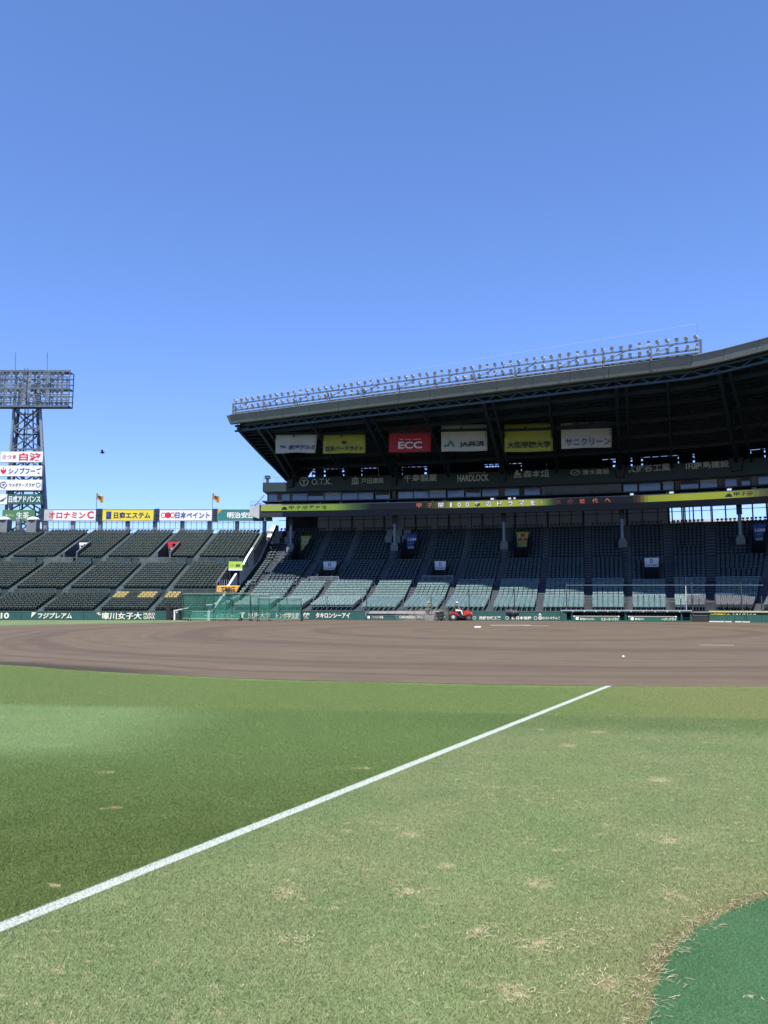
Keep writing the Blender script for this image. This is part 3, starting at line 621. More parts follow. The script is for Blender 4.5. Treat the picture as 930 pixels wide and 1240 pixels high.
# end wall with the sunlit white cap
m = MB(); U = [0, 1.5, 6.6, 7.4, 13.2, 14.9, 23.5, 24.4, 34.2, 36.5]
wt = lambda u: rz(u) + (.55 if u < 30 else .9)
W0, W1 = -.55, -.02
for a, b in zip(U, U[1:]):
    za, zb = wt(a + .01), wt(b + .01)
    m.hexa([S(W0 + .2, a, -.02), S(W1, a, -.02), S(W1, b, -.02), S(W0 + .2, b, -.02), S(W0 + .2, a, za), S(W1, a, za), S(W1, b, zb), S(W0 + .2, b, zb)])
m.build('end_wall', M['concrete'], GS)
m = MB()
for a, b in zip(U, U[1:]):
    za, zb = wt(a + .01) + .01, wt(b + .01) + .01; e = .08
    m.hexa([S(W0, a, za), S(W1 + .05, a, za), S(W1 + .05, b, zb), S(W0, b, zb), S(W0, a, za + e), S(W1 + .05, a, za + e), S(W1 + .05, b, zb + e), S(W0, b, zb + e)])
m.build('end_wall_cap', M['whitewall'], GS)
# columns on plinths
for i, c in enumerate(COLP):
    p = S(c, 27.5, 0); z0 = rz(27.5); th = thq(c)
    m = MB(); m.box((p.x, p.y, z0 + .4), (1.0, 1.0, .8), th); m.box((p.x, p.y, z0 + .96), (.8, .8, .3), th); m.build('column_plinth', M['grey'], GS)
    m = MB(); m.tube((p.x, p.y, z0 + 1.1), (p.x, p.y, 14.0), .20, .20, 12); m.build('column', M['galv'], GS, smooth=False)
    m = MB(); m.box((p.x, p.y, 13.1), (.62, .62, 1.7), th); m.box((p.x, p.y, 14.6), (1.2, 1.1, 1.), th); m.beam((p.x, p.y, 13.9), S(c, 25.0, 14.6), .4, .5); m.build('column_head', M['steel'], GS)
    # crew booths beside some columns
for c, n, d in ((COLP[0], 3, -1.7), (COLP[1], 3, .0)):
    for k in range(n):
        s = c + d + (k - 1) * 1.05; m = MB(); p = S(s, 31.6, rz(31.6)); m.box((p.x, p.y, p.z + .55), (.95, .9, 1.1), thq(s)); m.build('camera_booth', M['grey'], GS); m = MB(); p = S(s, 29.8, rz(29.8)); m.box((p.x, p.y, p.z + .5), (.95, .9, .95), thq(s)); m.build('camera_booth', M['grey'], GS)
# rear screen below the deck
e = S(0, 36.4); seg = 0
s0 = sP(384, 36.4, 13); s1 = sP(810, 36.4, 13)
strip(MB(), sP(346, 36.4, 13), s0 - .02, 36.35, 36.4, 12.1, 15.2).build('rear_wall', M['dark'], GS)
ss = list(np.arange(s0, s1, 1.35)) + [s1]
for a, b in zip(ss, ss[1:]):
    m = MB(); m.hexa([S(a + .03, 36.35, 12.1), S(b - .03, 36.35, 12.1), S(b - .03, 36.4, 12.1), S(a + .03, 36.4, 12.1), S(a + .03, 36.35, 15.2), S(b - .03, 36.35, 15.2), S(b - .03, 36.4, 15.2), S(a + .03, 36.4, 15.2)])
    m.build('rear_panel', M['frost'], GS)
m = MB()
for i, s in enumerate(list(ss) + list(np.arange(s1 + 1.6, SMAX, 1.6))): m.beam(S(s, 36.3, 12.1), S(s, 36.3, 15.2), .09 if i % 3 else .22)
for s in np.arange(0, SMAX, 2.): m.beam(S(s, 36.25, 13.9), S(s + 2, 36.25, 13.9), .07)
m.build('rear_mullions', M['steel'], GS)
# ------------------------------------------------------------------ deck, LED ribbon, press box
PF, LEDZ0, LEDZ1 = 24.6, 13.92, 14.72
SL0 = sP(316, PF, 14.5)
strip(MB(), SL0 - .2, SMAX, PF + .12, PF + .6, 13.12, LEDZ1 + .02).build('deck_beam', M['black'], GS)
strip(MB(), SL0 - .2, SMAX, PF - .02, PF + .1, LEDZ1 + .01, LEDZ1 + .09).build('ribbon_top_rail', M['galv'], GS)
strip(MB(), SL0, SMAX, PF + .62, 36.6, 15.25, 15.4).build('deck_soffit', M['steel'], GS)
strip(MB(), SL0, SMAX, PF + .2, 28.4, LEDZ1 + .03, LEDZ1 + .13).build('press_deck', M['grey'], GS)
# hanging ducts and lights under the deck
m = MB(); strip(m, SL0 + 3, SMAX, 33.5, 33.7, 14.4, 14.5); m.build('service_tray', M['galv'], GS)
# tapered end bracket at the left
m = MB(); a = SL0 - .2; m.hexa([S(a - 1.3, PF, 13.3), S(a, PF, 12.9), S(a, PF + 2, 12.9), S(a - 1.3, PF + 2, 13.3), S(a - 1.3, PF, 14.4), S(a, PF, 14.75), S(a, PF + 2, 14.75), S(a - 1.3, PF + 2, 14.4)])
m.build('deck_end_box', M['pale'], GS)
m = MB(); m.beam(S(a - 1.1, PF + 1, 14.4), S(a + .4, PF + 1, 16.2), .12); m.beam(S(a - 1.3, PF, 14.6), S(a + .3, PF, 15.0), .1)
for k in range(5): m.beam(S(a - 1.3 + .3 * k, PF + .3, 14.4), S(a - 1.3 + .3 * k, PF + .3, 15.3), .04)
m.beam(S(a - 1.3, PF + .3, 15.3), S(a, PF + .3, 15.3), .05); m.build('end_railing', M['galv'], GS)
# LED ribbon with coloured display
LEDC = [(300, (.30, .40, .03)), (318, (.42, .55, .05)), (350, (.36, .52, .05)), (405, (.26, .42, .05)), (425, (.08, .14, .04)), (448, (.006, .008, .012)), (505, (.008, .008, .01)), (520, (.03, .035, .01)), (540, (.16, .2, .03)), (556, (.42, .50, .07)), (640, (.45, .54, .07)), (655, (.30, .38, .05)),
        (668, (.05, .08, .03)), (676, (.008, .008, .01)), (765, (.008, .008, .01)), (775, (.09, .04, .02)), (786, (.34, .40, .04)), (830, (.44, .50, .05)), (880, (.40, .47, .05)), (905, (.28, .33, .06)), (925, (.10, .12, .05)), (990, (.03, .03, .02))]
def ledcol(px): return [float(np.interp(px, [c[0] for c in LEDC], [c[1][k] for c in LEDC])) for k in range(3)]
m = MB(); cols = []; st = .32; k = int((SMAX - SL0) / st)
for i in range(k):
    a, b = SL0 + st * i, SL0 + st * (i + 1); m.hexa([S(a, PF, LEDZ0), S(b, PF, LEDZ0), S(b, PF + .1, LEDZ0), S(a, PF + .1, LEDZ0), S(a, PF, LEDZ1), S(b, PF, LEDZ1), S(b, PF + .1, LEDZ1), S(a, PF + .1, LEDZ1)])
    cols += [ledcol(proj(S((a + b) / 2, PF, 14.3))[0])] * 8
RB = empty('led_ribbon_board', S(20, PF, LEDZ0), 'long curved LED ribbon board showing yellow-green bands and Japanese text under the press box', 'display board')
o = m.build('display', M['led'], RB); ca = o.data.color_attributes.new('led', 'FLOAT_COLOR', 'POINT'); ca.data.foreach_set('color', [v for c in cols for v in (*c, 1.)])
def ledtext(ch, px, mt, w=.68, h=.6, bold=.02, back=None):
    s = sP(px, PF, 14.3); p = S(s, PF - .02, (LEDZ0 + LEDZ1) / 2)
    if back: text(RB, ch, p, w * 1.12, h * 1.14, back, thq(s), .1, 'display_character')
    text(RB, ch, p - tn(thq(s))[1] * .012, w, h, mt, thq(s), bold, 'display_character')
for ch, px in zip('甲子園', (507.5, 520.5, 534)): ledtext(ch, px, M['led_orange'] if px < 525 else M['led_white'], back=M['black'])
for ch, px in zip('100年のドラマを', (546, 556, 566, 578, 591.5, 605, 618, 631.5, 645)): ledtext(ch, px, M['led_white'], (.2 if ch == '1' else .42) if ch in '10' else .62, back=M['black'])
ledtext('、', 656, M['led_white'], .16, .16)
for ch, px, mm in zip('次の世代へ', (676, 690.5, 705, 720.5, 736), (M['led_dim'], M['led_dim'], M['led_orange'], M['led_orange'], M['led_orange'])): ledtext(ch, px, mm, .66, .54)
for ch, px in zip('甲子園歴史館', (353, 361.5, 369.5, 377.5, 385, 392)): ledtext(ch, px, M['dkgreen'], .68, .5)
for ch, px in zip('甲子園', (892, 900, 908)): ledtext(ch, px, M['dkgreen'], .6, .5)
for px in (344.5, 882.5):
    s = sP(px, PF, 14.3); m = MB(); shape2d(m, S(s, PF - .02, 14.15), [(-.42, -.1), (.42, -.1), (.3, .12), (.12, .3), (-.12, .3), (-.3, .12)], thq(s), .02, .02); m.build('display_emblem', M['darkblue'] if px < 500 else M['grey'], RB)
# press box wall band with sponsor lettering
BU, BZ0, BZ1 = 27.0, 16.9, 18.15
SB0 = sP(318, BU, 17)
strip(MB(), SB0, SMAX, BU, BU + .25, BZ0, BZ1).build('press_box_wall', M['band'], GS)
strip(MB(), SB0, SB0 + 3.5, BU + .3, 34, BZ1 - .1, BZ1).build('press_box_roof', M['band'], GS)
m = MB(); m.hexa([S(SB0, BU + .26, BZ0), S(SB0 + .15, BU + .26, BZ0), S(SB0 + .15, 34, BZ0), S(SB0, 34, BZ0), S(SB0, BU + .26, BZ1 - .12), S(SB0 + .15, BU + .26, BZ1 - .12), S(SB0 + .15, 34, BZ1 - .12), S(SB0, 34, BZ1 - .12)]); m.build('side_wall', M['band'], GS)
strip(MB(), SB0 + 3.6, SMAX, BU + .1, BU + .5, BZ1 + .005, BZ1 + .72).build('upper_wall', M['band'], GS)
strip(MB(), SB0, SMAX, BU + .3, 33, BZ0 + .05, BZ0 + .12).build('press_ceiling', M['grey'], GS)
WU = 28.5                                   # window plane
strip(MB(), SB0 + .3, SMAX, WU + .3, WU + .4, LEDZ1, BZ0).build('press_inner_wall', M['dark'], GS)
def gridpx(a, b, w): 
    s = sP(a, WU, 15.7); e2 = sP(b, WU, 15.7); n = max(1, round((e2 - s) / w)); return [(s + (e2 - s) * i / n, s + (e2 - s) * (i + 1) / n) for i in range(n)]
random.seed(11)
wins = gridpx(325, 336, 1.5) + gridpx(341, 351, 1.2) + gridpx(354, 372, 1.9) + gridpx(373, 392, 1.9) + gridpx(393, 413, 2.) + gridpx(414, 433, 2.) + gridpx(434, 452, 2.) + gridpx(455, 472, 1.9) + gridpx(482, 500, 2.) + gridpx(501, 519, 2.) + gridpx(520, 540, 2.) + gridpx(542, 562, 2.) + gridpx(564, 582, 2.) + gridpx(584, 604, 2.) + gridpx(611, 629, 2.) + gridpx(635, 654, 2.) + gridpx(755, 772, 2.) + gridpx(774, 800, 2.2) + gridpx(803, 816, 1.4) + gridpx(824, 846, 2.) + gridpx(848, 869, 2.) + gridpx(878, 893, 1.5) + gridpx(898, 909, 1.3) + gridpx(918, 960, 2.) + gridpx(965, 1040, 2.)
for (a, b) in wins:
    w = MB(); z0, z1 = LEDZ1 + .22, BZ0 - .05
    w.hexa([S(a + .03, WU, z0), S(b - .03, WU, z0), S(b - .03, WU + .03, z0), S(a + .03, WU + .03, z0), S(a + .03, WU, z1), S(b - .03, WU, z1), S(b - .03, WU + .03, z1), S(a + .03, WU + .03, z1)])
    o = w.build('window', M['glass'], GS)
    f = MB()
    for q in (a, b): f.beam(S(q, WU - .02, z0 - .1), S(q, WU - .02, z1 + .05), .06)
    f.beam(S(a, WU - .02, z0), S(b, WU - .02, z0), .06)
    if random.random() < .4: f.beam(S(a, WU - .02, z1 - .35), S(b, WU - .02, z1 - .35), .05)
    f.build('frame', M['galv'] if random.random() < .3 else M['grey'], o)
    if random.random() < .35:
        f = MB(); f.hexa([S(a + .04, WU - .05, z1 - .45), S(b - .04, WU - .05, z1 - .45), S(b - .04, WU - .02, z1 - .45), S(a + .04, WU - .02, z1 - .45), S(a + .04, WU - .05, z1), S(b - .04, WU - .05, z1), S(b - .04, WU - .02, z1), S(a + .04, WU - .02, z1)])
        f.build('blind', M['black'] if random.random() < .5 else M['pale'], o)
def solid(px0, px1, mt, nm, u=WU - .1):
    s0, s1 = sP(px0, u, 15.7), sP(px1, u, 15.7); strip(MB(), s0, s1, u, u + .2, LEDZ1 + .14, BZ0 - .002).build(nm, mt, GS)
solid(656, 753, M['grey'], 'blank_wall'); solid(475, 479.5, M['brown'], 'pillar'); solid(336.5, 340.5, M['brown'], 'pillar'); solid(352, 354, M['grey'], 'pillar'); solid(605, 610.5, M['brown'], 'pillar'); solid(630, 634, M['black'], 'pillar'); solid(818, 823, M['brown'], 'pillar'); solid(870, 877, M['brown'], 'pillar'); solid(894, 897.5, M['brown'], 'pillar'); solid(910, 917, M['grey'], 'pillar')
for px in (663, 668, 717, 738):
    s = sP(px, WU - .25, 15.7); m = MB(); m.beam(S(s, WU - .22, 15.3), S(s, WU - .22, 16.1), .07); m.build('wall_pipe', M['black'], GS)
for px in (678, 736):
    s = sP(px, WU - .3, 15.5); p = S(s, WU - .3, 15.35); m = MB(); m.box(p, (.5, .25, .5), thq(s)); m.build('cabinet', M['pale'], GS)
# desks with monitors and chairs
drange = [(325, 655), (752, 905), (915, 1000)]
for a, b in drange:
    s0, s1 = sP(a, 26., 15.3), sP(b, 26., 15.3)
    strip(MB(), s0, s1, 25.6, 26.1, LEDZ1 + .20, LEDZ1 + .25).build('desk', M['whitewall'], GS)
    s = s0 + .3; i = 0
    while s < s1 - .3:
        i += 1
        if i % 6 == 0: s += .9; continue
        m = MB(); p = S(s, 26.8, LEDZ1 + .13); th = thq(s); m.box((p.x, p.y, p.z + .32), (.38, .42, .07), th); m.box((p.x, p.y, p.z + .15), (.1, .1, .28), th)
        q = S(s, 27.02, LEDZ1 + .13); m.box((q.x, q.y, q.z + .46 + random.uniform(-.03, .03)), (.42, .07, .30), th + random.uniform(-.2, .2)); m.build('desk_chair', M['darkblue'], GS)
        s += random.uniform(.66, .95)
for px, w, h, mt in ((413, .45, .5, 'pale'), (538, .55, .5, 'pale'), (596, .5, .45, 'screen'), (600, .3, .6, 'pale'), (617, .45, .35, 'screen'), (623, .3, .55, 'screen'), (470, .3, .3, 'pale'), (765, .5, .45, 'screen'), (813, .6, .4, 'screen'), (808, .4, .3, 'pale'), (883, .6, .35, 'screen'), (913, .7, .3, 'pale'), (388, .3, .25, 'pale'), (524, .35, .2, 'pale')):
    s = sP(px, 26.3, 15.4); p = S(s, 26.3, LEDZ1 + .27 + h / 2); m = MB(); m.box(p, (w * .8, .12, h * .8), thq(s)); m.build('monitor', M[mt], GS)
for px in (598, 872):                      # small seated/standing dark figures are only equipment stands here
    pass
# band lettering
def bandtext(body, px0, px1, py0, py1, bold=.012, mt='bandtext', dz=0):
    pc = (px0 + px1) / 2; s = sP(pc, BU, 17.1); p = S(s, BU - .02, 0); th = thq(s); z = EYE + p.y * ang((py0 + py1) / 2); z = min(max(z, BZ0 + .2), BZ1 + .3)
    a = sP(px0, BU, 17.1); b = sP(px1, BU, 17.1); return text(GS, body, (p.x, p.y, z), abs(b - a) * (1 + BU * .0), (py1 - py0) / FPX * p.y, M[mt], th, bold, 'wall_lettering'), s, z, th
def w_of(px0, px1): return (px1 - px0) / FPX * S(sP(px0, BU, 17), BU).y
def btext(body, px0, px1, py0, py1, bold=.012, mt='bandtext'):
    s = sP((px0 + px1) / 2, BU, 17.1); p = S(s, BU - .03); p.z = EYE + p.y * ang((py0 + py1) / 2); th = thq(s)
    text(GS, body, p, (px1 - px0) / FPX * p.y / cos(th * .9 - .05), (py1 - py0) / FPX * p.y, M[mt], th, bold, 'wall_lettering'); return p, th
btext('O.T.K.', 377, 402, 579.5, 587)
s = sP(368, BU, 17.1); p = S(s, BU - .03); p.z = EYE + p.y * ang(583.3); m = MB(); ring(m, p, .63, .13, thq(s), 20, .02); m.box(p + Vector((0, 0, .2)), (.62, .03, .13), thq(s)); m.box(p + Vector((0, 0, -.08)), (.15, .03, .5), thq(s)); m.build('wall_emblem', M['bandtext'], GS)
btext('戸田建設', 437, 465, 578.5, 585.5)
s = sP(430, BU, 17.1); p = S(s, BU - .03); p.z = EYE + p.y * ang(582); m = MB()
for dx, dz, w, h in ((-.35, -.1, .12, .7), (-.1, -.1, .12, .7), (.15, -.1, .12, .7), (.4, -.1, .12, .7), (0, .3, .95, .1), (0, -.45, .95, .1), (.05, .45, .15, .2)): m.box(p + tn(thq(s))[0] * dx + Vector((0, 0, dz)), (w, .03, h), thq(s))
m.build('wall_emblem', M['bandtext'], GS)
btext('千寿製薬', 488.5, 529.5, 574.5, 583.5, .016); btext('HARDLOCK', 554, 592, 574.5, 583, .03); btext('社会を支える', 567, 588, 571.5, 573.6)
btext('森本組', 634, 665, 569, 578, .016)
s = sP(627, BU, 17.1); p = S(s, BU - .03); p.z = EYE + p.y * ang(573.5); m = MB(); shape2d(m, p, [(-.5, -.25), (.5, -.25), (.35, .1), (.1, 0), (.1, .45), (-.15, .5), (-.3, .2)], thq(s), .02, .02); m.box(p + Vector((0, 0, -.45)), (1.1, .03, .14), thq(s)); m.build('wall_emblem', M['bandtext'], GS)
btext('清水建設', 706, 737.5, 568, 574.5); s = sP(697, BU, 17.1); p = S(s, BU - .03); p.z = EYE + p.y * ang(572); m = MB(); ring(m, p, .6, .12, thq(s), 18, .02, .62); m.beam(p + Vector((-.2, -.03, -.1)), p + Vector((.25, -.1, .1)), .1); m.build('wall_emblem', M['bandtext'], GS)
btext('K', 762, 770.5, 564, 572, .03); btext('梶谷工業', 771.5, 810.5, 562, 571, .014); btext('鹿島建設', 842.5, 881, 558.5, 567, .022)
s = sP(835.5, BU, 17.1); p = S(s, BU - .03); p.z = EYE + p.y * ang(564.5); m = MB()
for dx, dz, w, h in ((-.35, 0, .14, .7), (-.05, 0, .14, .7), (.35, 0, .14, .75), (.1, .3, .6, .12), (.15, -.05, .45, .1)): m.box(p + tn(thq(s))[0] * dx + Vector((0, 0, dz)), (w, .03, h), thq(s))
m.build('wall_emblem', M['bandtext'], GS)
# railing and lamp on the left press box roof
m = MB(); p0 = S(SB0 + .1, BU + .2, BZ1)
for k in range(6): q = S(SB0 + .1 + k * .65, BU + .2, BZ1); m.beam(q, q + Vector((0, 0, .75)), .04)
m.beam(S(SB0 + .1, BU + .2, BZ1 + .75), S(SB0 + 3.4, BU + .2, BZ1 + .75), .04); m.build('roof_railing', M['galv'], GS)
m = MB(); q = S(SB0 + .5, BU + .8, BZ1); m.box((q.x, q.y, q.z + .35), (.35, .35, .7)); m.box((q.x, q.y, q.z + .85), (.75, .5, .45)); m.build('roof_spotlight', M['steel_blue'], GS)
for k in range(2): m = MB(); q = S(SB0 + 2.6 + k * .45, BU + .5, BZ1 + .9); m.ball(q, .16, .16, .2); m.beam(q, q - Vector((0, 0, .9)), .05); m.build('siren', M['whitewall'], GS)
# ================================================================== ROOF
FR = [(-60, 107.5), (-17.6, 87.2), (26.9, 66), (30.7, 61.9), (35.5, 55.), (41, 45.), (46, 33), (49, 18), (49, -10)]
def uf(s):
    p = S(s, 0); a = tn(thq(s))[1]; best = None
    for q, r in zip(FR, FR[1:]):
        d = Vector((r[0] - q[0], r[1] - q[1], 0)); w = Vector((q[0], q[1], 0)) - p; den = a.x * d.y - a.y * d.x
        if abs(den) < 1e-9: continue
        u = (w.x * d.y - w.y * d.x) / den; t = (w.x * a.y - w.y * a.x) / den
        if -1e-6 <= t <= 1 + 1e-6 and -25 < u < 60 and (best is None or abs(u) < abs(best)): best = u
    return best if best is not None else -3.
RZ = 22.6; RS1 = sX(46) if XS[-1] > 46 else SMAX
RS1 = SMAX; RB_U = 41.
ROOF = empty('stadium_roof', S(15, 20, RZ), 'vast dark cantilevered stadium roof with a pale grey front edge, above the curved grandstand', 'roof')
sr = [0.] + [sX(26.9)] ; sr = sorted(set(list(np.arange(0, RS1, 1.5)) + sr + [RS1]))
FRP = {}
def RP(s, v, z): f = uf(s); return S(s + max(0, 1 - s / 10) * 2.6 * v, f + (RB_U - f) * v, z)
m = MB()
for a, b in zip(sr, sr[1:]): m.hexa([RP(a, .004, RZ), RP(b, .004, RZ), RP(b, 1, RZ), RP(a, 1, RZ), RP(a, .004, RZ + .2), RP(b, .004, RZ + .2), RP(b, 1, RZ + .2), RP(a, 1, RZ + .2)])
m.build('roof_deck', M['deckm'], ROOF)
def fpt(p, off, z): return Vector((p[0], p[1] - off, z))
FE = [FR[1], FR[2], (28.9, 64.1), FR[3], (33.2, 58.6), FR[4], FR[5], FR[6], FR[7]]
for k, (p, q) in enumerate(zip(FE, FE[1:])):
    P_, Q_ = Vector((*p, 0)), Vector((*q, 0)); ns = max(1, round((Q_ - P_).length / 3.4)); dd = (Q_ - P_).normalized() * .018
    for i in range(ns): a_, b_ = P_.lerp(Q_, i / ns) + dd, P_.lerp(Q_, (i + 1) / ns) - dd; m = MB(); m.hexa([fpt(a_, .1, 22.16), fpt(b_, .1, 22.16), fpt(b_, .0, 22.16), fpt(a_, .0, 22.16), fpt(a_, .55, 23.04), fpt(b_, .55, 23.04), fpt(b_, .45, 23.04), fpt(a_, .45, 23.04)]); m.build('edge_panel', M['fascia'], ROOF)
    m = MB(); m.beam(P_ + Vector((0, -.57, 23.08)), Q_ + Vector((0, -.57, 23.08)), .14, .06); m.build('edge_flashing', M['galv'], ROOF)
    m = MB(); m.hexa([fpt(p, -.02, 22.17), fpt(q, -.02, 22.17), fpt(q, -.5, 22.16), fpt(p, -.5, 22.16), fpt(p, .42, 23.03), fpt(q, .42, 23.03), fpt(q, -.5, 23.03), fpt(p, -.5, 23.03)]); m.build('edge_beam', M['fascia'], ROOF)
m = MB(); p = FE[0]; m.hexa([(p[0] - .12, p[1] - .05, 22.16), (p[0], p[1] - .1, 22.16), (p[0], p[1] + .5, 22.16), (p[0] - .1, p[1] + .5, 22.16), (p[0] - .5, p[1] - .35, 23.04), (p[0], p[1] - .55, 23.04), (p[0], p[1] + .5, 23.04), (p[0] - .5, p[1] + .5, 23.04)]); m.build('edge_beam', M['fascia'], ROOF)
# lattice girder under the edge
m = MB()
for p, q in zip(FE, FE[1:]):
    P, Q = Vector((*p, 0)), Vector((*q, 0)); n = max(1, int((Q - P).length / 1.1)); bk = Vector((.35, .75, 0))
    for zz, ww in ((22.05, .22), (21.45, .2)): m.beam(P + bk + Vector((0, 0, zz)), Q + bk + Vector((0, 0, zz)), ww)
    for i in range(n):
        a = P.lerp(Q, i / n) + bk; b = P.lerp(Q, (i + 1) / n) + bk; z0, z1 = (21.45, 22.05) if i % 2 else (22.05, 21.45)
        m.beam(a + Vector((0, 0, z0)), b + Vector((0, 0, z1)), .09)
m.build('edge_girder', M['steel_blue'], ROOF)
# radial cantilever trusses
def chord(s, u): f = uf(s); t = min(1, max(0, (u - f) / (27 - f))); return 21.5 - (21.5 - 18.4) * t ** 1.2
ts = []
for a, b in zip(COLP, COLP[1:]): ts += [(a, 1), ((a + b) / 2, 0)]
ts += [(COLP[-1], 1)]
for s in list(np.arange(COLP[-1] + 5, RS1, 5)): ts.append((s, 1))
for s, main in ts:
    m = MB(); f = uf(s) + .8; us = list(np.arange(f, 27, 2.6)) + [27]; w = .34 if main else .2
    for u0, u1 in zip(us, us[1:]): 
        m.beam(S(s, u0, chord(s, u0)), S(s, u1, chord(s, u1)), w); 
        if main: m.beam(S(s + .9, u0, chord(s, u0)), S(s + .9, u1, chord(s, u1)), w * .7)
        m.beam(S(s, u0, chord(s, u0)), S(s, u1, RZ - .1), .14)
        m.beam(S(s, u1, chord(s, u1)), S(s, u1, RZ - .1), .12)
    m.beam(S(s, f, RZ - .12), S(s, RB_U, RZ - .12), w)
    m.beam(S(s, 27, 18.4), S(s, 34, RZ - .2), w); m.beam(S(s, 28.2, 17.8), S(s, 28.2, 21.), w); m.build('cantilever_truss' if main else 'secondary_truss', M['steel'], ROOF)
m = MB(); f0 = uf(.1) + .5; A0 = lambda t: S(.1 + (COLP[0] - .5) * t, f0 + (27 - f0) * t, 21.6 - 3.2 * t)
for k in range(9):
    a, b = A0(k / 9), A0((k + 1) / 9); m.beam(a, b, .34); v0, v1 = (f0 + (27 - f0) * k / 9 - f0) / (RB_U - f0), (f0 + (27 - f0) * (k + 1) / 9 - f0) / (RB_U - f0); m.beam(a, RP(.1, v1, RZ), .14); m.beam(b, RP(.1, v1, RZ), .12)
    for q in (0, .5): c = a.lerp(b, q); m.beam(c, RP(.1, v0 + (v1 - v0) * q, RZ), .08); m.beam(c, S(COLP[0], f0 + (27 - f0) * (k + q) / 9, 21.6 - 3. * (k + q) / 9), .08)
m.build('end_truss', M['steel'], ROOF)
m = MB()
for k in range(12):
    t0, t1 = k / 12, (k + 1) / 12; v0, v1 = (27 - f0) * t0 / (RB_U - f0), (27 - f0) * t1 / (RB_U - f0); sh = Vector((.25, .0, 0)); m.quad(A0(t0) + sh, A0(t1) + sh, RP(.3, v1, RZ), RP(.3, v0, RZ))
m.quad(A0(1) + Vector((.25, 0, 0)), S(COLP[0], 34, 18.4), RP(.3, 1, RZ), RP(.3, (27 - f0) / (RB_U - f0), RZ))
m.build('end_cladding', M['deckm'], ROOF); m = MB()
m.beam(RP(0.05, 0, RZ + .02), RP(0.05, 1, RZ + .02), .3, .3); m.build('end_rafter', M['steel'], ROOF)
# gusset knees hanging from column lines to the press box wall
for c in COLP:
    m = MB(); p = S(c, 26.6, 17.4); m.hexa([S(c - .25, 26.5, 17.4), S(c + .25, 26.5, 17.4), S(c + .3, 26.95, 17.4), S(c - .3, 26.95, 17.4), S(c - .45, 26., 18.9), S(c + .45, 26., 18.9), S(c + .45, 26.95, 18.9), S(c - .45, 26.95, 18.9)]); m.build('truss_foot', M['steel'], ROOF)
# transverse girders and purlins
def trans(v, z, w, h, nm, mt, webs=True):
    m = MB(); st = 1.5
    for a, b in zip(sr, sr[1:]):
        m.beam(RP(a, v, z), RP(b, v, z), w, h)
        if webs: m.beam(RP(a, v, z + .02), RP((a + b) / 2, v, RZ - .1), .09); m.beam(RP((a + b) / 2, v, RZ - .1), RP(b, v, z + .02), .09)
    m.build(nm, M[mt], ROOF)
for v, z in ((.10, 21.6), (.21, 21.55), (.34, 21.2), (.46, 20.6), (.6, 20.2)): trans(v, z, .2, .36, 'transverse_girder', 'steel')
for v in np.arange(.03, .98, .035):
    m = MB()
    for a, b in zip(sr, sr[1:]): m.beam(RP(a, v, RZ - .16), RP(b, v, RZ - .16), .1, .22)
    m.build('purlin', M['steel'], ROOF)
# rear lattice, with daylight showing between its bars
m = MB()
for a, b in zip(sr, sr[1:]):
    m.beam(RP(a, 1, RZ - .9), RP(b, 1, RZ - .9), .25, .35); m.beam(RP(a, .99, RZ - .1), RP(b, .99, RZ - .1), .2, .3); m.beam(RP(a, .99, RZ - .42), RP(b, .99, RZ - .42), .2, .17)
    for q in (0, .5): c = a + (b - a) * q; d = a + (b - a) * (q + .5); m.beam(RP(c, 1, RZ - .9), RP(d, 1, RZ - .1), .1); m.beam(RP(c, 1, 12.), RP(c, 1, RZ), .14)
m.build('rear_lattice', M['steel'], ROOF)
random.seed(21)
k = 0; s = 3.
while s < RS1 - 3:
    L = random.uniform(.6, 3.4); m = MB(); z0 = random.choice((22.1, 22.3, 21.9, 22.5, 22.5)); m.hexa([S(s, RB_U - .4, 18), S(s + L, RB_U - .4, 18), S(s + L, RB_U - .2, 18), S(s, RB_U - .2, 18), S(s, RB_U - .4, z0), S(s + L, RB_U - .4, z0), S(s + L, RB_U - .2, z0), S(s, RB_U - .2, z0)]); m.build('rear_louvre', M['deckm'], ROOF); s += L + random.uniform(.03, .32)
for s0, L in ((7., 1.2), (20, 4.3), (33, 5.2), (46.6, 1.5)):
    m = MB(); m.hexa([S(s0, RB_U - .8, 18), S(s0 + L, RB_U - .8, 18), S(s0 + L, RB_U - .6, 18), S(s0, RB_U - .6, 18), S(s0, RB_U - .8, RZ), S(s0 + L, RB_U - .8, RZ), S(s0 + L, RB_U - .6, RZ), S(s0, RB_U - .6, RZ)]); m.build('rear_panel', M['deckm'], ROOF)
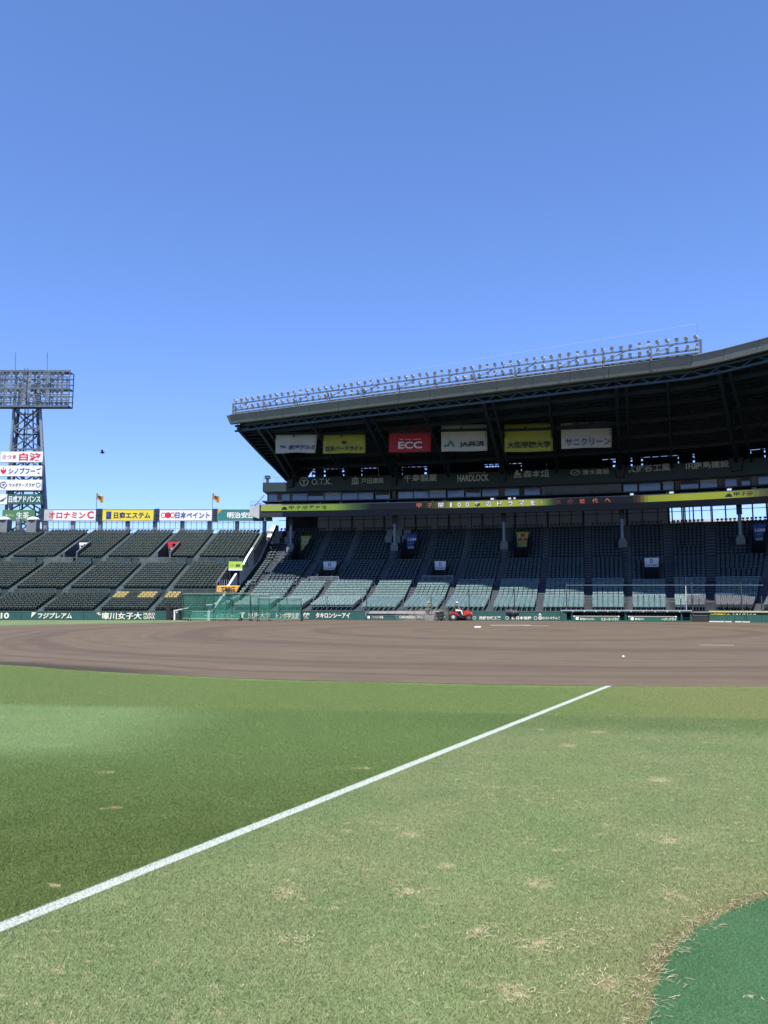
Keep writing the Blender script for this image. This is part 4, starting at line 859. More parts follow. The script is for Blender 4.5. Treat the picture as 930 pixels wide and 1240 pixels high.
# ------------------------------------------------------------------ floodlight rack on the roof edge
P0, P1 = Vector((-17.3, 86.6, 0)), Vector((27.5, 65.0, 0)); RK = empty('floodlight_rack', P0.lerp(P1, .5) + Vector((0, 0, 23.04)), 'long rack with two rows of pale floodlights along the top edge of the roof', 'floodlights')
rd = (P1 - P0).normalized(); rth = -math.atan2(rd.y, rd.x); nf = 63
ZL, ZU = 23.55, 24.3
for z, w in ((ZL, .15), (ZU, .13), (ZL - .28, .10)):
    m = MB(); m.beam(P0 + Vector((0, 0, z)), P1 + Vector((0, 0, z)), w); m.build('rail', M['towersteel'], RK)
m = MB(); m.beam(P0 + Vector((.1, .8, ZL - .25)), P1 + Vector((.1, .8, ZL - .25)), .9, .06); m.build('walkway', M['galv'], RK)
for k in range(13):
    p = P0.lerp(P1, k / 12); m = MB(); m.beam(p + Vector((0, 0, 23.04)), p + Vector((0, 0, ZU + .1)), .16); m.beam(p + Vector((0, 0, ZU)), p + Vector((.4, .9, 23.1)), .08)
    if k < 12: q = P0.lerp(P1, (k + .5) / 12); m.beam(p + Vector((0, .1, ZL)), q + Vector((0, .1, ZU)), .06)
    m.build('post', M['towersteel'], RK)
for k in (1, 3, 6, 8, 10, 12): p = P0.lerp(P1, k / 12.); m = MB(); m.beam(p + Vector((0, .5, ZU)), p + Vector((0, .5, ZU + 1.9)), .035); m.build('lightning_rod', M['galv'], RK)
m = MB()
for k in range(24):
    f = lambda t: P0.lerp(P1, t) + Vector((0, .5, ZU + .8 + .9 * t)); m.beam(f(k / 24), f((k + 1) / 24), .022)
m.build('wire', M['pale'], RK)
def lamp_mesh(sz=1.):
    m = MB(); m.tube((0, .16 * sz, .0), (0, -.12 * sz, -.03 * sz), .13 * sz, .215 * sz, 10); m.box((0, .22 * sz, .02), (.20 * sz, .2 * sz, .22 * sz)); m.box((0, .05, -.2 * sz), (.06, .08, .26 * sz)); return m
lm_ = lamp_mesh(.86); lme = bpy.data.meshes.new('floodlight'); lme.from_pydata(lm_.v, [], lm_.f); lme.materials.append(M['lampm'])
lv = MB(); lv.box((0, -.1, .17), (.30, .16, .03), 0, .25); lve = bpy.data.meshes.new('visor'); lve.from_pydata(lv.v, [], lv.f); lve.materials.append(M['lampdark'])
for row, z in ((0, ZL + .30), (1, ZU + .36)):
    for k in range(nf):
        p = P0.lerp(P1, (k + .5) / nf) + Vector((0, -.1, z + random.uniform(-.03, .03))); o = link(bpy.data.objects.new('floodlight', lme)); o.parent = RK; o.location = p - LOC[RK.name]
        o.rotation_euler = (R(random.uniform(5, 30)), 0, -rth + R(random.uniform(-35, 35))); v = link(bpy.data.objects.new('visor', lve)); v.parent = o
# ------------------------------------------------------------------ banners hanging below the roof
BAN = [((333, 385, 525, 548.5), 'ban_white', 'white banner reading 東洋アルミ hanging under the roof, leftmost of the row'), ((390.5, 443, 525, 549), 'ban_yellow', 'yellow banner reading 住友ベークライト with a black diamond emblem under the roof'),
       ((470.5, 523, 516, 547.5), 'ban_red', 'red banner reading ECC hanging under the roof'), ((534, 590, 514, 546.5), 'ban_white', 'white banner reading JA共済 hanging under the roof'),
       ((611, 669, 513, 547), 'ban_yellow', 'yellow banner reading 大阪学院大学 hanging under the roof'), ((680, 740.5, 511, 542.5), 'ban_white', 'white banner reading サニクリーン, rightmost under the roof')]
random.seed(9)
for k, ((x0, x1, y0, y1), mt, lab) in enumerate(BAN):
    xc = (x0 + x1) / 2; Y = (21.45 - EYE) / ang((525, 525, 521, 519, 517, 514)[k]); p = at(xc, (y0 + y1) / 2, Y); w = (x1 - x0) / FPX * Y * 1.0; h = (y1 - y0) / FPX * Y * 1.03; th = R(3 + 1.2 * k)
    w /= cos(th) * 1.0; e = empty('sponsor_banner', p, lab, 'banner', 'sponsor banners hanging under the roof'); 
    cloth(p, w, h, th, M[mt], e, wave=.10 if k == 0 else .05, taper=((.95, 1), (1, 1), (.98, 1), (1, 1), (1, 1), (.98, 1))[k]); a, b = tn(th); f = p - b * .14
    Z = lambda d: Vector((0, 0, d))
    m = MB(); m.beam(p - a * w * .52 - b * .15 + Z(h * (.5 if k < 2 else .28)), p + a * w * .52 - b * .15 + Z(h * (.5 if k < 2 else .28)), .12, .3); m.build('hanging_bar', M['steel'], e)
    m = MB(); m.beam(p - a * w * .5 + Z(h * .49), p - a * w * .5 + Z(h * .49 + .5), .05); m.beam(p + a * w * .5 + Z(h * .49), p + a * w * .5 + Z(h * .49 + .5), .05); m.box(p - b * .16 - a * w * .06 + Z(h * .36), (.14, .1, .28), th); m.build('hook', M['black'], e)
    if k == 0:
        text(e, '東洋アルミ', f + a * w * .13 - Z(h * .22), w * .66, h * .24, M['navy'], th, .03, shear=.25); m = MB()
        for q in range(3): m.beam(f - a * w * (.40 - .02 * q) - Z(h * (.14 + .05 * q)), f - a * w * (.26 - .01 * q) - Z(h * (.14 + .05 * q)), .05)
        m.build('emblem', M['navy'], e)
    if k == 1:
        text(e, '住友ベークライト', f - Z(h * .26), w * .88, h * .26, M['signblack'], th, .035); m = MB(); shape2d(m, f + Z(h * .04), [(-.38, 0), (0, -.24), (.38, 0), (0, .24)], th, .0, .02); m.build('emblem', M['signblack'], e)
    if k == 2: text(e, 'ECC', f - Z(h * .24), w * .56, h * .27, M['white'], th, .06); text(e, '教育・英会話・外語学院', f + Z(h * -.02), w * .5, h * .05, M['white'], th, .01)
    if k == 3:
        text(e, 'JA共済', f + a * w * .17 - Z(h * .25), w * .54, h * .24, M['signblack'], th, .03); m = MB(); c = f - a * w * .30 - Z(h * .22)
        shape2d(m, c, [(-.45, -.3), (-.2, -.3), (-.02, .1), (-.02, .45), (-.1, .25)], th, 0, .02); shape2d(m, c, [(.0, .5), (.5, -.35), (.28, -.35), (-.02, .2)], th, 0, .02); shape2d(m, c + a * -.6 - Z(.22), disc(.13, 10), th, 0, .02); m.build('emblem', M['lettergreen'], e)
    if k == 4: text(e, '大阪学院大学', f - Z(h * .26), w * .90, h * .24, M['signblack'], th, .03)
    if k == 5: text(e, 'サニクリーン', f + a * w * .02 - Z(h * .27), w * .88, h * .30, M['signblue'], th, .02)
# ================================================================== ALPS STAND (left)
def SA(x, u=0., z=0.): return Vector((x + u * .03, 76.7 + (x + 34) * .02 + u, z))
AR = []
for i in range(8): AR.append((1.2 + .6 * i, 1.8 + .6 * i, .8 + .214 * i, 1))
AR.append((6.0, 7.2, 2.3, 0))
for i in range(13): AR.append((7.2 + .631 * i, 7.831 + .631 * i, 3.12 + .2475 * i, 2))
AR.append((15.4, 17.4, 6.09, 0))
for i in range(17): AR.append((17.4 + .604 * i, 18.004 + .604 * i, 7.1 + .24375 * i, 3))
AR.append((27.67, 30., 11.1, 0))
def rza(u):
    z = AR[0][2]
    for r in AR:
        if r[0] <= u: z = r[2]
    return z
def xA(px, u, z): return (px - 465) / (FPX * cos(TILT) - 0) * 0 + _xa(px, u, z)
def _xa(px, u, z):
    lo, hi = -110., 20.
    for _ in range(40):
        m = (lo + hi) / 2
        if proj(SA(m, u, z))[0] < px: lo = m
        else: hi = m
    return m
AS = empty('side_grandstand', SA(-34, 10, 0), 'open uncovered grandstand of dark seats left of the roofed stand', 'grandstand')
AX = [-69.2, -63.5, -57.7, -51.9, -46.1, -40.4, -34.6, -28.9, -23.5]
VA = [(xA(95.5, 21.3, 8.8), xA(108.5, 21.3, 8.8), 17.4, 21.3, 6.09), (xA(203.5, 21.3, 8.8), xA(217, 21.3, 8.8), 17.4, 21.3, 6.09), (xA(276.5, 12.1, 5.5), xA(292, 12.1, 5.5) - .2, 7.2, 12.1, 2.3)]
AE = -17.4
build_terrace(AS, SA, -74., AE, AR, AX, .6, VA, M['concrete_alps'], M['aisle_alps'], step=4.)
for v in VA: vomitory(AS, SA, v, rza, M['aisle'], M['dark'], M['concrete_alps'], th=.18 if v is not VA[2] else .6, cap=.75)
for (ua, ub, mt_) in ((0, 21.2, 'whitewall'), (21.2, 30, 'grey')):  # white wall turns grey towards the back: shade at its top painted in
    m = MB(); U_ = sorted(set([ua, ub] + [r_[0] for r_ in AR if ua < r_[0] < ub]))
    for a, b in zip(U_, U_[1:]): za, zb = rza(a + .01) + .12, rza(b + .01) + .12; m.hexa([SA(AE - .02, a, -.02), SA(AE + .22, a, -.02), SA(AE + .22, b, -.02), SA(AE - .02, b, -.02), SA(AE - .02, a, za), SA(AE + .22, a, za), SA(AE + .22, b, zb), SA(AE - .02, b, zb)])
    m.build('end_wall', M[mt_], AS)
AT = seat_template(.37, .24, .34); sa, sy = [], []
bl = [(-74, AX[0])] + list(zip(AX, AX[1:])) + [(AX[-1], AE + .1)]
for a, b in bl:
    for u0, u1, z, t in AR:
        if t == 0: continue
        n = int((b - a - .64) / .43)
        for i in range(n):
            x = a + .33 + (i + .5) * (b - a - .66) / n
            if in_vom(x, u0 + .33, [(v[0] - .35, v[1] + .35, v[2], v[3], 0) for v in VA]): continue
            p = SA(x, u0 + .33, z); q = proj(p + Vector((0, 0, .5)))
            y = t == 1 and q[1] < 723 and any(abs(q[0] - c + (q[1] - 709) * 1.25) < 9.5 for c in (157, 192, 221.5))
            (sy if y else sa).append((p, 0, 1.))
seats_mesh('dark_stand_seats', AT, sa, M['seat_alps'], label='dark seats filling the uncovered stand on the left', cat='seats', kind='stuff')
seats_mesh('yellow_seats', AT, sy, M['seat_yellow'], label='yellow seats in three slanting patches low in the left stand', cat='seats', kind='stuff')
# gate signs in the alps stand
def bannerA(px0, px1, py0, py1, u, mt, lab, sub=None):
    Y = SA(-30, u).y; p = at((px0 + px1) / 2, (py0 + py1) / 2, Y - .12); w = (px1 - px0) / FPX * Y; h = (py1 - py0) / FPX * Y; e = empty('gate_sign', p, lab, 'sign'); m = MB(); plate(m, p, w, h, 0, .08); m.build('sign_face', M[mt], e); return e, p, w, h
F_ = Vector((0, -.05, 0))
e, p, w, h = bannerA(95, 108, 657, 667, 21.25, 'white', 'white gate sign with a pink emblem in the left doorway of the uncovered stand'); m = MB(); shape2d(m, p + Vector((w * .1, -.04, h * .1)), disc(.22, 10), 0, 0, .02); m.build('emblem', M['signred'], e); text(e, '兵庫', p + F_ - Vector((-.1, 0, h * .25)), w * .4, h * .2, M['signblack'])
e, p, w, h = bannerA(203, 217, 656, 666.5, 21.25, 'ban_red', 'red gate sign with white print in the right doorway of the uncovered stand'); m = MB(); shape2d(m, p + Vector((w * .05, -.04, h * .1)), [(.3 * sin(k * pi / 5) * (1 if k % 2 == 0 else .5), .3 * cos(k * pi / 5) * (1 if k % 2 == 0 else .5)) for k in range(10)], 0, 0, .02); m.build('emblem', M['white'], e); text(e, 'SINCE', p + F_ - Vector((0, 0, h * .3)), w * .5, h * .14, M['white'])
e, p, w, h = bannerA(277, 293.5, 680, 690.5, 12.05, 'lime', 'lime green sign over the stairway beside the white wall cap'); m = MB(); m.box(p + Vector((0, -.02, -h * .43)), (w, .1, h * .2)); m.build('lower_stripe', M['white'], e); text(e, '森永', p + F_ + Vector((w * .18, 0, .06)), w * .35, h * .34, M['signblack'], 0, .03); text(e, 'ココア', p + F_ + Vector((-w * .25, 0, .06)), w * .3, h * .16, M['lettergreen'])
Y = 82.2; p = at(277, 713.5, Y); w = 28 / FPX * Y; h = 8.6 / FPX * Y; e = empty('stair_banner', p, 'orange and gold banner with black letters at the foot of the white wall', 'banner'); cloth(p, w, h, R(3), M['orange'], e, wave=.05, taper=(.88, 1), sk=-.1)
text(e, 'TMG', p + Vector((-.05, -.14, 0)), w * .62, h * .66, M['signblack'], R(3), .05, shear=.2)
# handrails, walkway parapet with little boxes
for u, z, hh in ((6.1, 2.3, .85), (15.5, 6.09, .95)):
    for a, b in bl:
        m = MB(); m.beam(SA(a + .5, u, z + hh), SA(b - .5, u, z + hh), .07); m.beam(SA(a + .5, u, z + hh * .5), SA(b - .5, u, z + hh * .5), .05)
        for k in range(5): q = a + .5 + (b - a - 1) * k / 4; m.beam(SA(q, u, z), SA(q, u, z + hh), .06)
        m.build('handrail', M['aisle_alps'], AS)
m = MB(); m.hexa([SA(-74, 17.25, 6.1), SA(AE, 17.25, 6.1), SA(AE, 17.35, 6.1), SA(-74, 17.35, 6.1), SA(-74, 17.25, 7.05), SA(AE, 17.25, 7.05), SA(AE, 17.35, 7.05), SA(-74, 17.35, 7.05)]); 
for px in (40, 107, 155, 222, 268):
    x = xA(px, 15.6, 6.8); m = MB(); m.box(SA(x, 15.35, 6.65), (1., .35, .8)); m.build('parapet_box', M['steel_blue'], AS)
for v in VA[:2]:
    m = MB(); a, b = v[0] - 1.4, v[1] + .6; m.hexa([SA(a, 15.1, 5.2), SA(b, 15.1, 5.2), SA(b, 15.15, 5.2), SA(a, 15.15, 5.2), SA(a, 15.1, 7.1), SA(b, 15.1, 7.1), SA(b, 15.15, 7.1), SA(a, 15.15, 7.1)]); m.build('smoked_screen', M['clearpanel'], AS)
for k in range(5):
    v = VA[2]; x = v[0] + .15 + (v[1] - v[0] - .3) * k / 4; m = MB(); m.beam(SA(x, 7.6, 2.3), SA(x, 7.6, 4.2), .05); m.build('stair_bar', M['galv'], AS)
# rear posts, fence and the four big signs
for k in range(-3, 9):
    x = xA(51 + 33.2 * (k + .1), 28.6, 12.); m = MB(); m.box(SA(x, 28.8, 12.), (.5, .5, 2.4)); m.build('rear_post', M['galv'], AS)
m = MB()
for k in range(80): x = -74 + k * .72; m.beam(SA(x, 28.4, 11.1), SA(x, 28.4, 13.), .05)
for z in (11.75, 12.6): m.beam(SA(-74, 28.4, z), SA(AE, 28.4, z), .05)
m.build('rear_fence', M['towersteel'], AS)
YS_ = SA(-30, 28.2).y
def topsign(px0, px1, mt, lab):
    p = at((px0 + px1) / 2, 624, YS_); w = (px1 - px0) / FPX * YS_; h = 13.6 / FPX * YS_; e = empty('advertising_sign', p, lab, 'sign', 'advertising signs along the top of the left stand'); m = MB(); plate(m, p, w, h, 0, .3); m.build('sign_face', M[mt], e)
    m = MB(); 
    for s in (-1, 1): m.box(p + Vector((0, 0, s * h * .5)), (w + .1, .34, .1))
    m.build('frame', M['galv'], e); return e, p + Vector((0, -.16, 0)), w, h
e, p, w, h = topsign(54, 116.5, 'white', 'white sign with red letters reading オロナミンC'); text(e, 'オロナミン', p + Vector((-w * .06, 0, 0)), w * .72, h * .58, M['signred'], 0, .05); text(e, 'C', p + Vector((w * .40, 0, .05)), w * .13, h * .66, M['signred'], 0, .06); m = MB(); m.box(p + Vector((-w * .41, .0, 0)), (w * .17, .01, h * .98)); m.build('pale_square', M['pale'], e)  # pale grey square at the left end of the sign face
e, p, w, h = topsign(124.5, 186.5, 'yellow', 'yellow sign with black letters reading 日商エステム'); text(e, '日商エステム', p + Vector((w * .08, 0, 0)), w * .72, h * .58, M['navy'], 0, .03); m = MB(); m.box(p + Vector((-w * .38, -.01, 0)), (w * .1, .03, h * .66)); m.build('emblem', M['navy'], e); m = MB(); m.box(p + Vector((-w * .395, -.03, .1)), (w * .035, .02, h * .4)); m.build('emblem_stripe', M['signblue'], e)
e, p, w, h = topsign(193.5, 257, 'white', 'white sign with blue letters reading 日本ペイント'); text(e, '日本ペイント', p + Vector((w * .13, 0, 0)), w * .66, h * .58, M['signblue'], 0, .045); m = MB(); shape2d(m, p + Vector((-w * .34, 0, 0)), disc(.42, 12), 0, .0, .02)
for sg in (-1, 1): ring(m, p + Vector((-w * .34 + sg * .6, 0, 0)), .38, .12, 0, 12, .0)
m.build('emblem', M['signred'], e)
e, p, w, h = topsign(264, 330, 'teal', 'teal sign with white letters reading 明治安田生命, partly behind the press box'); text(e, '明治安田生命', p + Vector((w * .06, 0, 0)), w * .78, h * .58, M['white'], 0, .03); m = MB(); m.quad(*[p + Vector((x, -.02, z)) for x, z in ((-w * .5, h * .1), (-w * .42, h * .5), (-w * .5, h * .5))]); m.build('corner_triangle', M['orange'], e)
for a, b in ((47, 53.5), (117, 124), (187, 193), (257.5, 263.5)):
    p = at((a + b) / 2, 624, YS_); w = (b - a) / FPX * YS_; m = MB(); m.box(p, (w, .2, 1.8)); m.box(p + Vector((0, -.12, .0)), (.1, .05, 1.7)); m.box(p + Vector((0, -.12, 0)), (w, .05, .1)); m.build('sign_backing', M['steel'], AS)
# two capped piers near the tower foot
for px in (5, 40):
    p = at(px, 640, YS_ - 1.5); e = empty('roof_vent', Vector((p.x, p.y, 11.1)), 'squat grey vent with a white domed cap, %s the tower signs' % ('left of' if px < 20 else 'right below'), 'vent'); m = MB(); m.box((p.x, p.y, 11.9), (1.3, 1.2, 1.7)); m.build('vent_body', M['grey'], e)
    m = MB(); m.tube((p.x, p.y, 12.75), (p.x, p.y, 12.9), .85, .85, 14); m.tube((p.x, p.y, 12.9), (p.x, p.y, 13.2), .85, .3, 14); m.build('vent_cap', M['whitewall'], e)
# flags
for px, py, lab in ((118.5, 601, 'yellow flag with a dark emblem flying above the white sign'), (259, 600.5, 'yellow flag with a dark emblem flying above the teal sign')):
    Yf = YS_ + 1; b = at(px - 1.5, 618, Yf); t = at(px - 1.5, 597.3, Yf); e = empty('flag', b, lab, 'flag', 'yellow flags above the left stand'); m = MB(); m.tube((b.x, b.y, b.z - 1.5), t, .06, .04, 6); m.build('flagpole', M['galv'], e)
    m = MB(); n = 9
    for i in range(n):
        for z in (0, 1): m.v.append((t.x + .05 + i * .115, t.y + .16 * sin(i * 1.1), t.z - .05 - .85 * (1 - z) - .06 * i + .08 * sin(i * .9 + z)))
    for i in range(n - 1): m.f.append((2 * i, 2 * i + 2, 2 * i + 3, 2 * i + 1))
    o = m.build('flag_cloth', M['orange'], e); sd = o.modifiers.new('t', 'SOLIDIFY'); sd.thickness = .01
    m = MB(); shape2d(m, (t.x + .45, t.y - .05, t.z - .55), disc(.2, 8), 0, .16, .02); m.build('flag_emblem', M['signblack'], e)
# ================================================================== FLOODLIGHT TOWER
TY = 125.
def tp(px, py, Y=TY): return at(px, py, Y)
TZ0 = 0.; TWR = empty('floodlight_tower', Vector((tp(32, 600).x, TY, 0)), 'tall steel lattice floodlight tower at the left edge above the uncovered stand', 'floodlight tower')
zt, zb = tp(32, 452).z, tp(32, 494).z; zj = tp(32, 547).z
LX = [(tp(13, 547).x, tp(17, 495).x), (tp(51.5, 547).x, tp(48.5, 495).x)]
def leg(i, j, z):                       # leg x at height z, j: front/back
    x0, x1 = LX[i]; t = (z - zj) / (zb - zj); dy = 0 if j == 0 else 5.0 - .8 * t; return Vector((x0 + (x1 - x0) * t - .43 * dy - (.5 if (i == 1 and j) else -.5 if j else 0), TY + dy, z))
for i in (0, 1):
    for j in (0, 1): m = MB(); m.tube(leg(i, j, 0), leg(i, j, zt - .5), .36 if i else .28, .24, 8); m.build('leg', M['galv' if j == 0 else 'towersteel'], TWR)
m = MB(); zs = list(np.linspace(6, zb, 9))
for z0, z1 in zip(zs, zs[1:]):
    for (a, b) in (((0, 0), (1, 0)), ((0, 1), (1, 1)), ((0, 0), (0, 1)), ((1, 0), (1, 1))):
        m.beam(leg(*a, z0), leg(*b, z1), .2); m.beam(leg(*b, z0), leg(*a, z1), .2); m.beam(leg(*a, z1), leg(*b, z1), .24)
    for q in (.32, .68): c = leg(0, 1, z0).lerp(leg(1, 0, z0), q); d = leg(0, 1, z1).lerp(leg(1, 0, z1), q); m.beam(c, d, .18)
m.build('lattice_bracing', M['towersteel'], TWR)
m = MB()                                     # ladder and cable trays
for dx in (1.9, 2.4, 4.2): a = leg(0, 0, 5) + Vector((dx, 1., 0)); m.beam(a, Vector((a.x, a.y, zt - 1)), .1)
for k in range(60): z = 6 + k * .55; a = leg(0, 0, 5); m.beam((a.x + 1.9, a.y + 1, z), (a.x + 2.4, a.y + 1, z), .05)
m.build('ladder', M['towersteel'], TWR)
XL, XR = tp(-24, 470).x, tp(87.5, 470).x; ncol, nrow = 20, 6; FY = TY - 1.2
m = MB(); hp = (zt - zb) / nrow
for r in range(nrow + 1): z = zb + hp * r; m.beam((XL, FY, z), (XR, FY, z), .1 if r % 3 else .2, .16 if r % 3 else .34); m.beam((XL, FY + 1.6, z), (XR, FY + 1.6, z), .12)
for c in range(9): x = XL + (XR - XL) * c / 8; m.beam((x, FY, zb), (x, FY, zt + .15), .14); m.beam((x, FY + 1.6, zb), (x, FY + 1.6, zt), .12); m.beam((x, FY, zb + hp * 3), (x, FY + 1.6, zb + hp * 3), .1)
for z in (zb + .1, zb + hp * 3, zt - .1): m.box(((XL + XR) / 2, FY + .8, z), (XR - XL, 1.5, .06))
m.beam((leg(0, 0, 1).x, FY + 1.6, zb), (leg(1, 0, 1).x, FY + 1.6, zt), .14); m.beam((leg(1, 0, 1).x, FY + 1.6, zb), (leg(0, 0, 1).x, FY + 1.6, zt), .14)
m.build('lamp_frame', M['towersteel'], TWR)
tl = lamp_mesh(1.5); tme = bpy.data.meshes.new('floodlight'); tme.from_pydata(tl.v, [], tl.f); tme.materials.append(mat('tower_lamp', (.34, .37, .40), .4, .3, .5))
random.seed(2)
for r in range(nrow):
    for c in range(ncol):
        if random.random() < .04: continue
        x = XL + (XR - XL) * (c + .5) / ncol; z = zb + hp * (r + .55); o = link(bpy.data.objects.new('floodlight', tme)); o.parent = TWR; o.location = Vector((x, FY - .05, z)) - LOC[TWR.name]; o.rotation_euler = (R(random.uniform(10, 30)), 0, R(random.uniform(-10, 30)))
for px, py in ((18.5, 427), (57, 427)): a = tp(px, 452); b = tp(px + .5, py); m = MB(); m.beam(a, b, .07); m.build('lightning_rod', M['towersteel'], TWR)
m = MB(); a = tp(31, 452)
for dx in (-.2, .25): m.beam(a + Vector((dx, 0, 0)), a + Vector((dx, 0, .9)), .06)
m.beam(a + Vector((-.2, 0, .5)), a + Vector((.25, 0, .5)), .06); m.build('aerial', M['black'], TWR)
def towersign(x0, x1, y0, y1, mt, lab):
    Yt = TY - 1.6; p = at((x0 + x1) / 2, (y0 + y1) / 2, Yt); w = (x1 - x0) / FPX * Yt; h = (y1 - y0) / FPX * Yt; e = empty('tower_sign', p, lab, 'sign', 'advertising signs stacked on the floodlight tower'); m = MB(); plate(m, p, w, h, 0, .5); m.build('sign_face', M[mt], e)
    m = MB(); m.box(p + Vector((0, .5, 0)), (w * .9, .5, .2)); m.build('sign_bracket', M['steel'], e); return e, p + Vector((0, -.26, 0)), w, h
T4 = 0.
e, p, w, h = towersign(1.2, 53, 547, 560, 'white', 'white tower sign with red brush letters reading さつま白波, topmost of the stack'); text(e, '白波', p + Vector((w * .2, 0, 0)), w * .52, h * .76, M['signred'], T4, .04); text(e, 'さつま', p + Vector((-w * .29, 0, 0)), w * .33, h * .36, M['signred'], T4, .02)
e, p, w, h = towersign(-.5, 52, 564, 577, 'white', 'white tower sign with blue letters reading シノブフーズ and a red leaf emblem'); text(e, 'シノブフーズ', p + Vector((w * .1, 0, 0)), w * .76, h * .6, M['signblue'], T4, .045)
m = MB(); c = p + Vector((-w * .40, -.03, -.02))
for sx in (-1, 1): shape2d(m, c, [(0, -.5), (sx * .42, -.1), (sx * .42, .4), (sx * .12, .15), (0, .25)], T4, 0, .02)
shape2d(m, c + Vector((0, 0, .5)), disc(.12, 8), T4, 0, .02); m.build('emblem', M['signred'], e)
e, p, w, h = towersign(-1, 51.5, 581, 594, 'white', 'white tower sign with thin dark letters and a pentagon emblem at its left end'); text(e, 'ウメダチーズラボ', p + Vector((w * .04, 0, 0)), w * .6, h * .34, M['signblack'], T4, .01)
m = MB(); ring(m, p + Vector((-w * .39, 0, 0)), .62, .12, T4, 5, .03); ring(m, p + Vector((w * .42, 0, 0)), .38, .07, T4, 14, .03); m.build('emblem', M['signblack'], e); text(e, 'ダ', p + Vector((-w * .39, -.02, 0)), .5, .45, M['signblack'], T4, .02)
e, p, w, h = towersign(10, 51, 598.5, 611, 'dkgreen', 'dark green tower sign with white letters reading 日成アドバンス'); text(e, '日成アドバンス', p + Vector((.03, 0, 0)), w * .94, h * .68, M['white'], T4, .03)
e, p, w, h = towersign(-14, 9.6, 598.5, 611, 'white', 'white tower sign panel with a green leaf mark at the left picture edge'); m = MB(); shape2d(m, p + Vector((w * .26, 0, -.05)), [(-.7, -.35), (.1, -.3), (.75, .5), (.3, .2)], T4, .02, .02); m.build('emblem', M['dkgreen'], e)
e, p, w, h = towersign(3.5, 43, 617.5, 631, 'midgreen', 'mid green tower sign with pale letters reading 生茶, lowest of the stack'); text(e, '生茶', p + Vector((w * .13, 0, 0)), w * .4, h * .6, M['white'], T4, .015); text(e, 'キリン', p + Vector((-w * .27, 0, 0)), w * .26, h * .24, M['white'], T4, .01)
# ================================================================== FIELD WALLS
def wallseg(SF, a, b, z, name, lab, cat='wall', step=2., dz=.12, mt='wall', u=0):
    e = empty(name, SF((a + b) / 2, u, 0), lab, cat); n = max(1, int((b - a) / step)); gap = .012
    for i in range(n):
        p, q = a + (b - a) * i / n + gap, a + (b - a) * (i + 1) / n - gap; m = MB()
        m.hexa([SF(p, u, -.01), SF(q, u, -.01), SF(q, u + .12, -.01), SF(p, u + .12, -.01), SF(p, u + .02, z), SF(q, u + .02, z), SF(q, u + .12, z), SF(p, u + .12, z)]); m.build('wall_panel', M[mt], e)
    m = MB()
    for i in range(n): p, q = a + (b - a) * i / n, a + (b - a) * (i + 1) / n; m.beam(SF(p, u + .07, z + .035), SF(q, u + .07, z + .035), .16, .07)
    m.build('wall_coping', M['aisle_alps'], e); return e
GX0 = xA(201.5, 0, .4)
WA = wallseg(SA, -74., GX0, .82, 'field_wall', 'dark green field wall with cream Japanese lettering below the left stand')
def wtextA(e, body, px0, px1, py0, py1, bold=.02, mt='cream', shear=0.):
    x = xA((px0 + px1) / 2, 0, .4); p = SA(x, -.01); p.z = EYE + p.y * ang((py0 + py1) / 2); text(e, body, p, (px1 - px0) / FPX * p.y, (py1 - py0) / FPX * p.y, M[mt], 0, bold, shear=shear)
wtextA(WA, '10', 1, 11, 742, 749, .05); wtextA(WA, 'ZU', -12, -1, 742, 749, .05); wtextA(WA, 'フジプレアム', 46, 87, 742, 749, .035, shear=.15); wtextA(WA, '武庫川女子大', 113.5, 171.5, 741.5, 750, .02); wtextA(WA, 'MUKO', 174, 187.5, 742, 745.4, .02); wtextA(WA, 'GAWA', 174, 187.5, 746, 749.6, .02)
m = MB(); x = xA(41, 0, .4); c = SA(x, -.02, 0); c.z = EYE + c.y * ang(745); shape2d(m, c, [(-.25, -.25), (.25, .28), (-.2, .28)], 0, .01, .02); m.build('emblem', M['cream'], WA)
def wseg(px0, px1, z, lab, **k): return wallseg(S, sP(px0, 0, .4), sP(px1, 0, .4), z, 'field_wall', lab, **k)
WB = wallseg(lambda s, u=0, z=0: S(s, u, z), -3.4, sP(442, 0, .4), .88, 'field_wall', 'green field wall reading トンボ and タキロンシーアイ below the roofed stand')
def wtext(e, body, px0, px1, py0, py1, bold=.02, mt='cream', shear=0., u=0.):
    s = sP((px0 + px1) / 2, u, .4); p = S(s, u - .01); p.z = EYE + p.y * ang((py0 + py1) / 2); text(e, body, p, (px1 - px0) / FPX * p.y, (py1 - py0) / FPX * p.y, M[mt], thq(s), bold, shear=shear)
wtext(WB, 'ビーネックスト', 242, 283, 743, 748.3, .01, mt='cream'); wtext(WB, '東海大学', 300, 328, 741.7, 748.5, .02); wtext(WB, 'トンボ学生服', 334, 363, 742, 749, .035); wtext(WB, '館', 367, 375, 742, 749, .04); wtext(WB, 'タキロンシーアイ', 382, 424, 742, 748.3, .035)
m = MB(); s = sP(293.5, 0, .4); c = S(s, -.02, .5); shape2d(m, c, [(-.28, .25), (.28, .25), (.1, .0), (.1, -.3), (-.1, -.3), (-.1, 0)], thq(s), .01, .02); m.build('emblem', M['cream'], WB)
